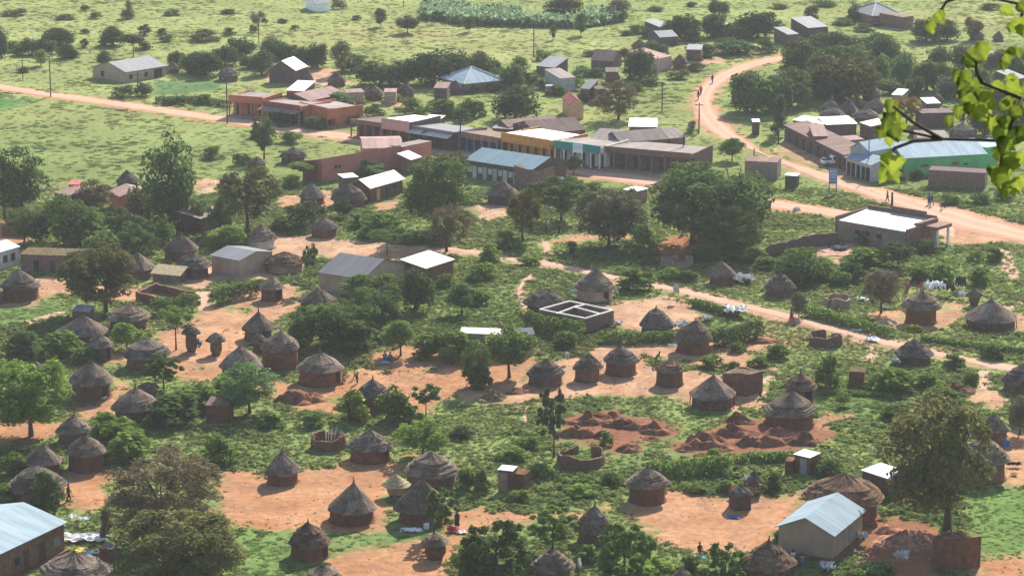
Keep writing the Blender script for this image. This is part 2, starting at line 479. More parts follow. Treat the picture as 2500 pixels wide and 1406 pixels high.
def track(name, up, lo, label, m, z, pale, seed):
    A = wpoly(smooth(up)); B = wpoly(smooth(lo))
    L = np.hypot(*np.diff(A, axis=0).T).sum()
    n = int(L / .7) + 2
    A, B = resample(A, n), resample(B, n)
    rng = np.random.default_rng(seed)
    ja = (vnoise(np.arange(n) * .7, 0 * np.arange(n), 2.2, seed) - .5) * .9 + (rng.random(n) - .5) * .25
    jb = (vnoise(np.arange(n) * .7, 0 * np.arange(n), 2.2, seed + 1) - .5) * .9 + (rng.random(n) - .5) * .25
    wd = np.hypot(*(B - A).T)[:, None] + 1e-6
    dirn = (B - A) / wd
    sc = np.minimum(1, wd / 4)
    A2, B2 = A - dirn * ja[:, None] * sc, B + dirn * jb[:, None] * sc
    V = []; U = []
    K = 7
    for k in range(K):
        t = k / (K - 1)
        P = A2 * (1 - t) + B2 * t
        crown = .06 * (1 - (2 * t - 1) ** 2)
        V.append(np.column_stack([P, np.full(n, z) + crown])); U.append(np.full(n, t))
    V = np.concatenate(V); U = np.concatenate(U)
    Q = [(k * n + i, k * n + i + 1, (k + 1) * n + i + 1, (k + 1) * n + i) for k in range(K - 1) for i in range(n - 1)]
    me = np_mesh(name, V, np.array(Q)[:, ::-1], {"u": U}, True)
    o = obj(name, me, None, m)
    tag(o, label, "road" if "road" in name else "path", kind="structure")
    for i in range(0, n - 1, 6):
        j = min(i + 6, n - 1)
        stamp(np.array([A[i], A[j], B[j], B[i]]), pale, .35)
    return o

def track_mat(name, c1, c2, rut):
    m, nt, p = base_mat(name)
    tc = N(nt, "ShaderNodeTexCoord")
    col, f = noise_col(nt, tc.outputs["Object"], c1, c2, .25, 8, .3, .7)
    at = N(nt, "ShaderNodeAttribute", attribute_name="u")
    mp = N(nt, "ShaderNodeValToRGB")
    cr = mp.color_ramp
    cr.elements[0].position, cr.elements[0].color = 0.0, (0, 0, 0, 1)
    cr.elements[1].position, cr.elements[1].color = 1.0, (0, 0, 0, 1)
    for pos, v in ((.14, .25), (.3, 1), (.45, .55), (.55, .55), (.7, 1), (.86, .25)):
        e = cr.elements.new(pos); e.color = (v, v, v, 1)
    nt.links.new(at.outputs["Fac"], mp.inputs[0])
    mx = N(nt, "ShaderNodeMix", data_type='RGBA')
    ml = N(nt, "ShaderNodeMath", operation='MULTIPLY'); ml.inputs[1].default_value = .9
    nt.links.new(mp.outputs[0], ml.inputs[0]); nt.links.new(ml.outputs[0], mx.inputs[0])
    nt.links.new(col, mx.inputs[6]); mx.inputs[7].default_value = (*rut, 1)
    nt.links.new(mx.outputs[2], p.inputs["Base Color"])
    p.inputs["Roughness"].default_value = 1; p.inputs["Specular IOR Level"].default_value = 0
    n2 = N(nt, "ShaderNodeTexNoise"); n2.inputs["Scale"].default_value = 2.5; n2.inputs["Detail"].default_value = 6
    nt.links.new(tc.outputs["Object"], n2.inputs["Vector"])
    bp = N(nt, "ShaderNodeBump"); bp.inputs["Strength"].default_value = .4; bp.inputs["Distance"].default_value = .08
    nt.links.new(n2.outputs[0], bp.inputs["Height"]); nt.links.new(bp.outputs[0], p.inputs["Normal"])
    return m

RM = track_mat("road_dirt", (.36, .185, .11), (.49, .28, .18), (.57, .38, .27))
PM = track_mat("path_dirt", (.35, .20, .13), (.49, .32, .22), (.53, .36, .26))
track("dirt_road", [(-420,148),(-120,190),(0,206),(125,225),(300,248),(555,285),(640,297),(760,313),(880,330),(1000,346),(1140,362),(1300,385),(1450,411),(1600,430),(1740,455),(1870,485),(1960,498),(2050,511),(2200,536),(2330,552)],
      [(-420,160),(-120,203),(0,219),(125,239),(300,263),(555,302),(640,314),(760,333),(880,351),(1000,369),(1140,386),(1300,410),(1450,437),(1600,459),(1740,484),(1870,508),(1960,519),(2050,532),(2200,560),(2330,584)],
      "straight orange dirt road running past the shop row and into the wider road", RM, .006, .3, 11)
track("dirt_road", [(1990,128),(1895,137),(1840,148),(1785,164),(1740,185),(1705,212),(1688,245),(1692,280),(1715,312),(1760,340),(1820,362),(1870,378),(1940,398),(2014,421),(2116,450),(2244,483),(2372,519),(2500,556),(2620,592),(2950,690)],
      [(1990,143),(1895,152),(1850,162),(1810,178),(1775,198),(1748,222),(1738,248),(1750,278),(1778,305),(1815,336),(1850,362),(1890,392),(1945,416),(2010,444),(2110,477),(2240,520),(2310,552),(2372,568),(2500,594),(2620,626),(2950,728)],
      "wide pale dirt road curving down from the far trees to the junction", RM, .012, .45, 12)
track("footpath", [(1090,602),(1200,616),(1240,628),(1342,641),(1400,650),(1500,674),(1591,690),(1675,705),(1800,736),(1880,754),(1988,783),(2116,815),(2282,856),(2400,880),(2474,891),(2620,925),(2900,985)],
      [(1090,612),(1200,627),(1240,639),(1342,652),(1400,662),(1500,686),(1591,703),(1675,719),(1800,751),(1880,769),(1988,799),(2116,833),(2282,870),(2400,895),(2474,907),(2620,942),(2900,1004)],
      "long pale dirt track crossing the village green from the yard to the edge", PM, .006, .5, 13)
def trail(pts, w, seed, label):
    pts = smooth(pts)
    wp = wpoly(pts)
    rng = np.random.default_rng(seed)
    n = max(4, int(np.hypot(*np.diff(wp, axis=0).T).sum() / .5)); c = resample(wp, n)
    d = np.gradient(c, axis=0); nrm = np.stack([-d[:, 1], d[:, 0]], 1) / (np.hypot(*d.T)[:, None] + 1e-6)
    ww = w * (.6 + .8 * rng.random(n))[:, None] / 2
    A, B = c + nrm * ww, c - nrm * ww
    V = np.concatenate([np.column_stack([A, np.full(n, .010)]), np.column_stack([B, np.full(n, .010)])])
    Q = np.array([(i, i + 1, n + i + 1, n + i) for i in range(n - 1)])
    U = np.full(2 * n, .5)
    o = obj("footpath", np_mesh("footpath", V, Q, {"u": U}), None, PM)
    tag(o, label, "path", kind="structure")
    for i in range(0, n - 1, 5):
        j = min(i + 5, n - 1)
        stamp(np.array([A[i], A[j], B[j], B[i]]), .5, -.7)
trail([(1312,650),(1300,670),(1275,690),(1268,715),(1275,740),(1290,762)], .6, 21, "thin winding trail through bright scrub beside the ribbed hut")
trail([(1330,588),(1338,610),(1330,630),(1334,644)], .9, 22, "short trail joining the shady clearing to the track")
trail([(2452,605),(2462,640),(2464,660),(2490,690),(2530,715)], 1.6, 23, "winding trail through scrub below the wide road")
trail([(1292,985),(1285,1010),(1290,1035)], .8, 24, "faint trail entering scrub near the grass heap")
trail([(2130,62),(2175,74),(2225,60),(2260,52)], 4.0, 25, "far orange lane beyond the dark trees")
trail([(2060,824),(2145,850),(2130,868),(2110,880)], .8, 26, "faint trail beside the roofless round wall")
trail([(-30,812),(60,790),(110,775),(150,760)], 1.4, 27, "sandy trail through grass beside the round huts")
trail([(500,712),(486,730),(492,748),(510,760)], 1.8, 28, "sandy trail passing the clipped hedge")
trail([(1860,935),(1880,920),(1910,910)], 1.0, 29, "short trail beside the mud kiln")
trail([(2420,765),(2470,745),(2530,735)], 1.6, 30, "trail leaving the big low hut")
trail([(2400,905),(2410,925),(2400,950)], 1.4, 31, "short trail leading to the hut yard")

# ------------------------------------------------------------------ ground sheet
def ground_mat():
    m, nt, p = base_mat("ground")
    L = nt.links.new
    tc = N(nt, "ShaderNodeTexCoord"); vec = tc.outputs["Object"]
    A = lambda n: N(nt, "ShaderNodeAttribute", attribute_name=n).outputs
    nz = N(nt, "ShaderNodeTexNoise"); nz.inputs["Scale"].default_value = .55; nz.inputs["Detail"].default_value = 7; nz.inputs["Roughness"].default_value = .62
    L(vec, nz.inputs["Vector"])
    # dirt threshold: signed distance pushed about by noise
    a = N(nt, "ShaderNodeMath", operation='MULTIPLY_ADD'); a.inputs[1].default_value = 6.4
    L(nz.outputs[0], a.inputs[0]); a.inputs[2].default_value = -3.2
    nb = N(nt, "ShaderNodeTexNoise"); nb.inputs["Scale"].default_value = .13; nb.inputs["Detail"].default_value = 4
    L(vec, nb.inputs["Vector"])
    a2 = N(nt, "ShaderNodeMath", operation='MULTIPLY_ADD'); a2.inputs[1].default_value = 9.0; a2.inputs[2].default_value = -4.1
    L(nb.outputs[0], a2.inputs[0])
    s0 = N(nt, "ShaderNodeMath", operation='ADD'); L(a.outputs[0], s0.inputs[0]); L(A("dirt")["Fac"], s0.inputs[1])
    mn = N(nt, "ShaderNodeMath", operation='MINIMUM'); mn.inputs[1].default_value = 0.9; L(a2.outputs[0], mn.inputs[0])
    s = N(nt, "ShaderNodeMath", operation='ADD'); L(s0.outputs[0], s.inputs[0]); L(mn.outputs[0], s.inputs[1])
    mr = N(nt, "ShaderNodeMapRange", interpolation_type='SMOOTHSTEP'); mr.inputs[1].default_value = -1.1; mr.inputs[2].default_value = 1.0
    L(s.outputs[0], mr.inputs[0])
    o1, _ = noise_col(nt, vec, (.32, .140, .060), (.45, .225, .108), .22, 8, .32, .68)
    o2, _ = noise_col(nt, vec, (.43, .265, .165), (.57, .395, .27), .22, 8, .32, .68)
    md = N(nt, "ShaderNodeMix", data_type='RGBA'); L(A("pale")["Fac"], md.inputs[0]); L(o1, md.inputs[6]); L(o2, md.inputs[7])
    sc = N(nt, "ShaderNodeTexNoise"); sc.inputs["Scale"].default_value = .16; sc.inputs["Detail"].default_value = 6; sc.inputs["Distortion"].default_value = 1.2
    L(vec, sc.inputs["Vector"])
    sr = N(nt, "ShaderNodeMapRange"); sr.inputs[1].default_value = .47; sr.inputs[2].default_value = .72; sr.inputs[4].default_value = .8
    L(sc.outputs[0], sr.inputs[0])
    md2 = N(nt, "ShaderNodeMix", data_type='RGBA'); L(sr.outputs[0], md2.inputs[0]); L(md.outputs[2], md2.inputs[6]); md2.inputs[7].default_value = (.27, .155, .10, 1)
    ng = N(nt, "ShaderNodeMath", operation='MULTIPLY', use_clamp=True); ng.inputs[1].default_value = -1.0; L(A("pale")["Fac"], ng.inputs[0])
    md = N(nt, "ShaderNodeMix", data_type='RGBA'); L(ng.outputs[0], md.inputs[0]); L(md2.outputs[2], md.inputs[6]); md.inputs[7].default_value = (.19, .085, .055, 1)
    # swept, trodden streaks
    fine = N(nt, "ShaderNodeTexNoise"); fine.inputs["Scale"].default_value = 1.1; fine.inputs["Detail"].default_value = 8; fine.inputs["Roughness"].default_value = .7
    L(vec, fine.inputs["Vector"])
    fr = N(nt, "ShaderNodeMapRange"); fr.inputs[1].default_value = .3; fr.inputs[2].default_value = .7; fr.inputs[3].default_value = .66; fr.inputs[4].default_value = 1.26
    L(fine.outputs[0], fr.inputs[0])
    hv = N(nt, "ShaderNodeHueSaturation"); L(fr.outputs[0], hv.inputs["Value"]); L(md.outputs[2], hv.inputs["Color"])
    g = A("grass")["Color"]
    gv = N(nt, "ShaderNodeHueSaturation"); L(fr.outputs[0], gv.inputs["Value"]); L(g, gv.inputs["Color"])
    mx = N(nt, "ShaderNodeMix", data_type='RGBA'); L(mr.outputs[0], mx.inputs[0]); L(gv.outputs[0], mx.inputs[6]); L(hv.outputs[0], mx.inputs[7])
    L(mx.outputs[2], p.inputs["Base Color"])
    p.inputs["Roughness"].default_value = 1; p.inputs["Specular IOR Level"].default_value = 0
    bp = N(nt, "ShaderNodeBump"); bp.inputs["Strength"].default_value = .5; bp.inputs["Distance"].default_value = .15
    L(fine.outputs[0], bp.inputs["Height"]); L(bp.outputs[0], p.inputs["Normal"])
    return m

def grass_colour(x, y):
    """colour of the low growth: lush near the huts, paler and yellower on the far plain, reddish brown on fallow patches"""
    x = np.asarray(x, float); y = np.asarray(y, float)
    n1 = vnoise(x, y, 22, 1)[..., None]; n2 = vnoise(x, y, 7, 2)[..., None]; n3 = (.6 * vnoise(x * .45, y, 26, 3) + .4 * vnoise(x * .3, y, 9, 13))[..., None]
    far = np.clip((y - 400) / 130, 0, 1)[..., None]
    near = np.array([.130, .176, .055]) * (1 - n1) + np.array([.215, .258, .088]) * n1
    yel = np.array([.200, .250, .085]) * (1 - n3) + np.array([.310, .308, .120]) * n3
    c = near * (1 - far) + yel * far
    dry = np.clip((n3 - .62) * 4, 0, 1) * np.clip(n2 * 2 - .6, 0, 1)
    c = c * (1 - .5 * dry) + np.array([.19, .14, .075]) * .5 * dry
    return c * (.8 + .4 * n2)

GCOL = grass_colour(GX, GY)
GCOL = GCOL * (1 - FIELD[..., None]) + FCOL * FIELD[..., None] * (.8 + .4 * vnoise(GX, GY, 3, 9)[..., None])

def ground():
    ny, nx = GX.shape
    V = np.stack([GX, GY, np.zeros_like(GX)], -1).reshape(-1, 3)
    idx = np.arange(nx * ny).reshape(ny, nx)
    Q = np.stack([idx[:-1, :-1], idx[:-1, 1:], idx[1:, 1:], idx[1:, :-1]], -1).reshape(-1, 4)
    me = np_mesh("ground", V, Q, {"dirt": DIRT.ravel(), "pale": PALE.ravel(), "grass": GCOL.reshape(-1, 3)})
    tag(obj("ground", me, None, ground_mat()), "flat grassy plain with bare orange earth around the huts", "ground", kind="structure")

def sample(arr, x, y):
    i = np.clip(np.searchsorted(gy, y), 0, len(gy) - 1); j = np.clip(np.searchsorted(gx, x), 0, len(gx) - 1)
    return arr[i, j]

# ------------------------------------------------------------------ huts
def thatch_mesh(rng, Rr, ze, za, style):
    """stepped thatch: layers of grass lapping over each other, ragged at the lips"""
    b = MB()
    n = 30
    layers = {'r': rng.choice((5, 6, 7)), 's': rng.choice((1, 2, 2)), 'w': 3, 'g': 4}[style]
    lip = {'r': .13, 's': .06, 'w': .07, 'g': .06}[style] * (1 if Rr > 1.6 else .7)
    H = za - ze
    pw = rng.uniform(.56, .86); sag = rng.uniform(-.05, .05); tipk = rng.uniform(.0, .22)
    wob = [1 + .05 * math.sin(2 * t + rng.random()) for t in np.linspace(0, 6.28, n)]
    ph = rng.random() * 6
    wob = [1 + .05 * math.sin(2 * 6.283 * k / n + ph) + .03 * math.sin(5 * 6.283 * k / n + 2 * ph) for k in range(n)]
    top = .07 + .05 * rng.random()
    fs = [0.0]
    for k in range(1, layers):
        if style == 'r':
            f = k * rng.choice((.085, .105, .12)) + rng.uniform(-.02, .02)
        else:
            f = k / layers * rng.uniform(.7, .95)
        fs.append(max(f, fs[-1] + .04))
    fs.append(1.0)
    rad = lambda f: max(top, Rr * ((1 - f) ** pw + sag * math.sin(math.pi * f) - tipk * max(0, f - .7)))
    prof = [(Rr * .55, ze + .25 * H * .45 - .02), (Rr * .97, ze + .0)]
    for k in range(len(fs) - 1):
        r0, r1 = rad(fs[k]), rad(fs[k + 1])
        z0, z1 = ze + H * fs[k], ze + H * fs[k + 1]
        rr = r0 + (lip * .55 if k else 0)
        prof += [(rr, z0 - (lip * .3 if k else 0)), (rr * .995, z0 + lip * .75)]
        for t in (.35, .7):
            prof.append((r0 * (1 - t) + r1 * t, z0 + lip * .5 + (z1 - z0 - lip * .5) * t + H * .012 * math.sin(t * 3.1)))
        prof.append((r1, z1 - lip * .15))
    prof.append((0.02, za + .02))
    b.lathe(prof, n, {'r': .045, 's': .05, 'w': .085, 'g': .03}[style], rng, wob)
    return b

HN = [0]
def hut(cx, apex, eave, base, rw, ww, style='r', tm='thatch', wm='mud', door=None, tip=False, desc=None, label=None, ref=None, posts=False, lean=0.0):
    HN[0] += 1
    rng = random.Random(1000 + HN[0])
    pf = gp(cx, base)
    s = ppm(pf)
    rwall, Rr = ww / 2 / s, rw / 2 / s
    Yc = pf.y + rwall
    Xc = ray(cx, base).x / ray(cx, base).y * Yc
    ze = max(.5, zat(cx, eave, Yc - Rr))
    za = max(ze + .45 * Rr, zat(cx, apex, Yc))
    t = empty("thatched_hut", (Xc, Yc, 0), rng.uniform(-.2, .2))
    b = thatch_mesh(rng, Rr, ze, za, style)
    lean = lean or rng.uniform(-.09, .09)
    if lean:
        b.v = [(x + lean * max(0, z - ze), y, z) for x, y, z in b.v]
    roof = b.build("roof", M[tm], t)
    if tip:
        b = MB()
        h = rng.uniform(.35, .7)
        b.tube([(lean * (za - ze), 0, za - .1), (lean * (za - ze) + .03, 0, za + h * .5), (lean * (za - ze) + rng.uniform(-.08, .08), 0, za + h)], [.14, .08, .03], 6)
        b.build("roof_tip", M[tm], roof)
    b = MB()
    if posts:
        b.lathe([(rwall * .98, .06), (rwall * .97, ze + .25)], 26, .03, rng)
        b.build("wall", M[wm], t)
        for k in range(11):
            a = 2 * math.pi * k / 11
            q = MB(); q.tube([(Rr * .93 * math.sin(a), -Rr * .93 * math.cos(a), 0), (Rr * .9 * math.sin(a), -Rr * .9 * math.cos(a), ze + .12)], [.06, .05], 5)
            q.build("post", M['wood'], t)
    else:
        wob = [1 + .02 * math.sin(3 * 6.283 * k / 28 + rng.random()) for k in range(28)]
        b.lathe([(rwall * 1.04, 0), (rwall * 1.02, .25), (rwall * .99, ze * .6), (rwall * .97, ze + .3)], 28, .015, rng, wob)
        b.build("wall", M[wm], t, smooth=True)
        b = MB()
        b.lathe([(rwall * 1.10, 0), (rwall * 1.08, .10), (rwall * 1.01, .13)], 28, .02, rng)
        b.build("plinth", M['earth'], t)
    if door is not None:
        a = R(door); w = .42; b = MB()
        hd = min(1.5, ze + .12)
        P = []
        for da in (-w / rwall, -.33 * w / rwall, .33 * w / rwall, w / rwall):
            for z in (.12, hd):
                P.append((1.0, a + da - t.rotation_euler.z, z))
        vs = [((rwall * r_ + .05) * math.sin(q), -(rwall * r_ + .05) * math.cos(q), z) for r_, q, z in P]
        vs += [((rwall * .8) * math.sin(q), -(rwall * .8) * math.cos(q), z) for r_, q, z in P]
        b.add(vs, [(0, 2, 3, 1), (2, 4, 5, 3), (4, 6, 7, 5), (0, 1, 9, 8), (6, 14, 15, 7), (1, 3, 5, 7, 15, 13, 11, 9), (8, 10, 11, 9), (10, 12, 13, 11), (12, 14, 15, 13)])
        b.build("door", M['opening'], t)
    FOOT.append(('c', Xc, Yc, max(rwall * 1.15, Rr * .95)))
    t["category"] = "hut"; t["group"] = "thatched round huts of the village"
    if label: t["label"] = label
    else:
        size = "small" if Rr < 1.7 else ("big" if Rr > 2.6 else "")
        look = desc or {'r': "ribbed", 's': "smooth", 'w': "shaggy"}.get(style, "") + {'thatch': " grey-brown", 'thatch_dark': " dark", 'thatch_red': " reddish", 'straw': " straw"}[tm] + " thatched hut"
        pend(t, (size + " " + look).strip(), Xc, Yc)
    if ref: landmark(ref, Xc, Yc)
    return t

def granary(cx, apex, eave, base, rw, ww, tm='thatch', wm='mud', label=None, ref=None, tray=None):
    """narrow mud grain store on a ring of stones under a thatch cap"""
    HN[0] += 1
    rng = random.Random(2000 + HN[0])
    pf = gp(cx, base); s = ppm(pf)
    rwall, Rr = ww / 2 / s, rw / 2 / s
    Yc = pf.y + rwall; Xc = ray(cx, base).x / ray(cx, base).y * Yc
    ze = max(.6, zat(cx, eave, Yc - Rr)); za = max(ze + .5 * Rr, zat(cx, apex, Yc))
    t = empty("granary", (Xc, Yc, 0))
    b = MB(); b.lathe([(rwall * .86, .28), (rwall * 1.04, .6), (rwall * 1.03, ze * .7), (rwall * .92, ze + .15), (.05, ze + .16)], 20, .012, rng); b.build("store_wall", M[wm], t, smooth=True)
    b = MB(); b.lathe([(rwall * .80, 0), (rwall * .78, .30)], 14, .03, rng); b.build("stone_footing", M['mud_dark'], t)
    thatch_mesh(rng, Rr, ze, za, 'g').build("roof", M[tm], t)
    FOOT.append(('c', Xc, Yc, rwall * 1.2))
    tag(t, label, "granary", "granaries beside the huts")
    if ref: landmark(ref, Xc, Yc)

hut(52,656,709,738,104,88,'r','thatch_dark','mud')
hut(-10,694,726,744,46,38,'s','thatch')
hut(203,769,824,852,122,100,'s','thatch','mud')
hut(246,814,851,884,68,56,'s','thatch','mud_dark',door=60)
hut(315,743,787,814,107,90,'w','thatch','mud_dark')
hut(360,826,880,906,116,98,'r','thatch_dark','mud')
granary(468,795,819,861,50,27,'thatch','mud',"tall narrow mud granary with a teal bundle at its foot","teal-bundle granary")
granary(528,812,838,869,49,28,'thatch','mud',"short mud granary with a pointed cap standing in the orange yard","pointed-cap granary")
hut(631,761,812,834,86,66,'s','thatch','mud_red',tip=True)
hut(634,813,840,862,42,32,'w','thatch','mud')
hut(685,808,862,907,102,88,'r','thatch','mud_red')
hut(592,845,908,930,118,98,'s','thatch','mud')
hut(783,859,912,946,122,104,'s','thatch','mud_red',door=60,tip=True)
hut(225,883,944,982,115,94,'s','thatch','mud',door=55)
hut(90,882,917,940,66,54,'s','thatch')
hut(333,947,1008,1032,122,100,'s','thatch',tip=True)
hut(180,1012,1062,1086,86,70,'s','thatch',tip=True)
hut(213,1061,1117,1154,106,86,'s','thatch','mud_red')
hut(106,1086,1140,1166,98,80,'s','thatch')
hut(92,1134,1207,1234,148,122,'r','thatch_dark','mud',desc="big deeply ribbed dark thatched hut")
hut(188,1349,1420,1448,176,146,'w','thatch','mud_red',tip=True)
hut(362,933,956,976,60,48,'w','thatch_dark')
hut(442,571,617,639,88,76,'s','thatch','mud_red',tip=True)
hut(474,618,658,682,88,70,'w','thatch','mud_dark')
hut(338,616,664,684,86,70,'s','thatch')
hut(638,549,591,612,80,66,'w','thatch','mud_white',label="shaggy thatched hut with whitewashed mud wall beside the pale yard",ref="whitewashed hut")
hut(697,615,650,671,102,86,'w','thatch_red','mud_tan',label="collapsing hut with ragged sagging thatch on a tan mud wall",ref="collapsing hut")
hut(665,676,709,737,66,52,'s','thatch','mud_red',door=40)
hut(793,531,562,582,68,60,'s','thatch_dark','mud_red')
hut(853,446,494,508,88,74,'s','thatch','mud')
hut(763,447,486,502,70,58,'s','thatch')
hut(1227,440,482,501,84,70,'s','thatch','mud_dark',tip=True)
hut(716,361,388,402,68,56,'w','thatch_dark','mud')
hut(628,383,402,416,50,42,'s','thatch')
hut(775,703,744,766,96,80,'s','thatch')
hut(912,926,982,1006,94,76,'r','thatch_dark','mud',tip=True)
granary(1178,893,917,939,40,28,'thatch','mud',"small grey-capped granary under the spreading ball-crowned tree","grey-capped granary")
hut(1330,705,752,776,100,86,'w','thatch_dark','mud_dark')
hut(1452,656,713,739,104,88,'r','thatch','mud_tan',door=38,tip=True,label="tan-walled hut with ribbed grey thatch beside the roofless white-rimmed house",ref="tan-walled hut")
hut(1604,752,805,824,90,76,'r','thatch_dark','mud',tip=True)
hut(1692,782,842,867,93,80,'r','thatch','mud_red')
hut(1332,876,926,946,97,80,'r','thatch_dark','mud')
hut(1434,865,907,935,76,60,'w','thatch','mud',tip=True)
hut(1516,844,892,920,90,74,'r','thatch_dark','mud_red')
hut(1635,878,912,946,76,65,'w','thatch_red','mud',label="squat hut with a collapsed flattened roof topped by white washing",ref="flat-roofed squat hut")
hut(1739,917,978,1004,120,102,'s','thatch','mud',tip=True,posts=True)
hut(1953,911,956,988,88,68,'r','thatch_red','mud',door=30,tip=True)
hut(1927,953,1022,1048,138,116,'r','thatch','mud_red',tip=True,desc="big ribbed conical thatched hut")
hut(1903,666,712,727,80,66,'r','thatch_dark','mud')
hut(1762,638,679,697,72,56,'s','thatch','mud_red',tip=True)
hut(2248,713,760,795,97,74,'r','thatch','mud_red',tip=True)
hut(2419,729,791,811,134,118,'s','thatch','mud',tip=True,posts=True,desc="big wide thatched hut with verandah posts")
granary(2378,703,727,748,46,25,'thatch','mud',"slender granary with a dark cap beside the heap of white washing","slender granary")
hut(2231,829,876,893,94,80,'w','thatch_dark','mud_dark',label="dome-shaped shaggy hut standing on the edge of the long track",ref="dome-shaped hut")
hut(2497,888,944,963,106,90,'r','thatch_dark','mud')
hut(2505,960,1010,1042,92,76,'s','thatch_dark','mud')
hut(2398,1069,1138,1183,128,108,'r','thatch','mud_red')
hut(2425,1012,1058,1096,80,64,'s','thatch','mud_red')
hut(2058,1156,1240,1283,192,166,'w','thatch_red','mud_red',desc="very big shaggy brown thatched hut")
hut(1872,1320,1398,1426,142,124,'w','thatch_red','mud_dark',tip=True,posts=True,label="reddish thatched shelter with a pole poking from its peak",ref="reddish thatched shelter")
hut(1580,1140,1196,1234,110,88,'r','thatch','mud_red',tip=True)
hut(1450,1235,1306,1332,94,76,'r','thatch','mud',tip=True)
hut(1350,1339,1400,1426,106,88,'r','thatch','mud')
hut(691,1105,1164,1187,90,73,'s','thatch_dark','mud_red',tip=True)
hut(905,1050,1105,1133,114,95,'w','thatch','mud_red',door=58,label="hut with a broad blunt shaggy roof beside the bright yellow-green bush",ref="blunt-roofed hut")
hut(1054,1102,1170,1195,140,118,'r','thatch','mud',desc="big ribbed grey thatched hut")
granary(967,1158,1194,1218,72,43,'straw','mud_tan',"granary capped with fresh yellow straw in three steps","yellow straw granary")
hut(1030,1170,1258,1285,132,108,'s','thatch','mud',tip=True)
hut(860,1179,1258,1285,124,108,'s','thatch','mud_red',tip=True)
hut(757,1276,1341,1371,108,92,'w','thatch_red','mud_red',tip=True,door=62,label="plump hut with brown patched thatch on bright short grass",ref="plump brown hut")
granary(1063,1302,1336,1370,72,50,'thatch','mud_red',"ragged-capped mud granary with a forked pole beside the orange yard","ragged-capped granary")
hut(790,1378,1425,1450,92,76,'s','thatch','mud',tip=True)
hut(1665,1387,1420,1440,60,50,'s','thatch','mud')
for a in [(558,163,188,200,58,46),(423,150,171,180,37,30),(913,206,236,246,56,44),(990,205,231,243,52,42),(1112,197,222,232,48,38),(822,175,203,213,52,42),
          (750,172,200,211,36,30),(1660,134,158,170,44,34),(1560,97,118,127,42,32),(2027,242,266,276,48,38),(2032,260,288,298,70,56),(2088,231,260,270,50,40),
          (2127,206,236,247,52,42),(2137,239,265,276,48,38),(2113,263,290,301,64,52),(2282,221,248,258,44,36),(2240,298,326,337,48,40),(2348,301,332,343,72,60),
          (2385,73,92,99,40,32),(2437,77,95,102,30,24),(2462,172,200,211,52,42),(312,416,448,461,60,50),(1590,96,120,130,56,44),(2070,243,275,285,54,44)]:
    hut(*a, 's', 'thatch' if a[0] % 2 else 'thatch_dark', 'mud')

# ------------------------------------------------------------------ buildings
def yquad(px0, px1, h):
    if px1[0] < px0[0]: px0, px1 = px1, px0
    p0, p1 = gp(*px0, h), gp(*px1, h)
    d = (p1 - p0); L = math.hypot(d.x, d.y)
    return p0, p1, L, math.atan2(d.y, d.x)

def depth_of(p0, az, px, z):
    q = gp(*px, z) - p0
    return -q.x * math.sin(az) + q.y * math.cos(az)

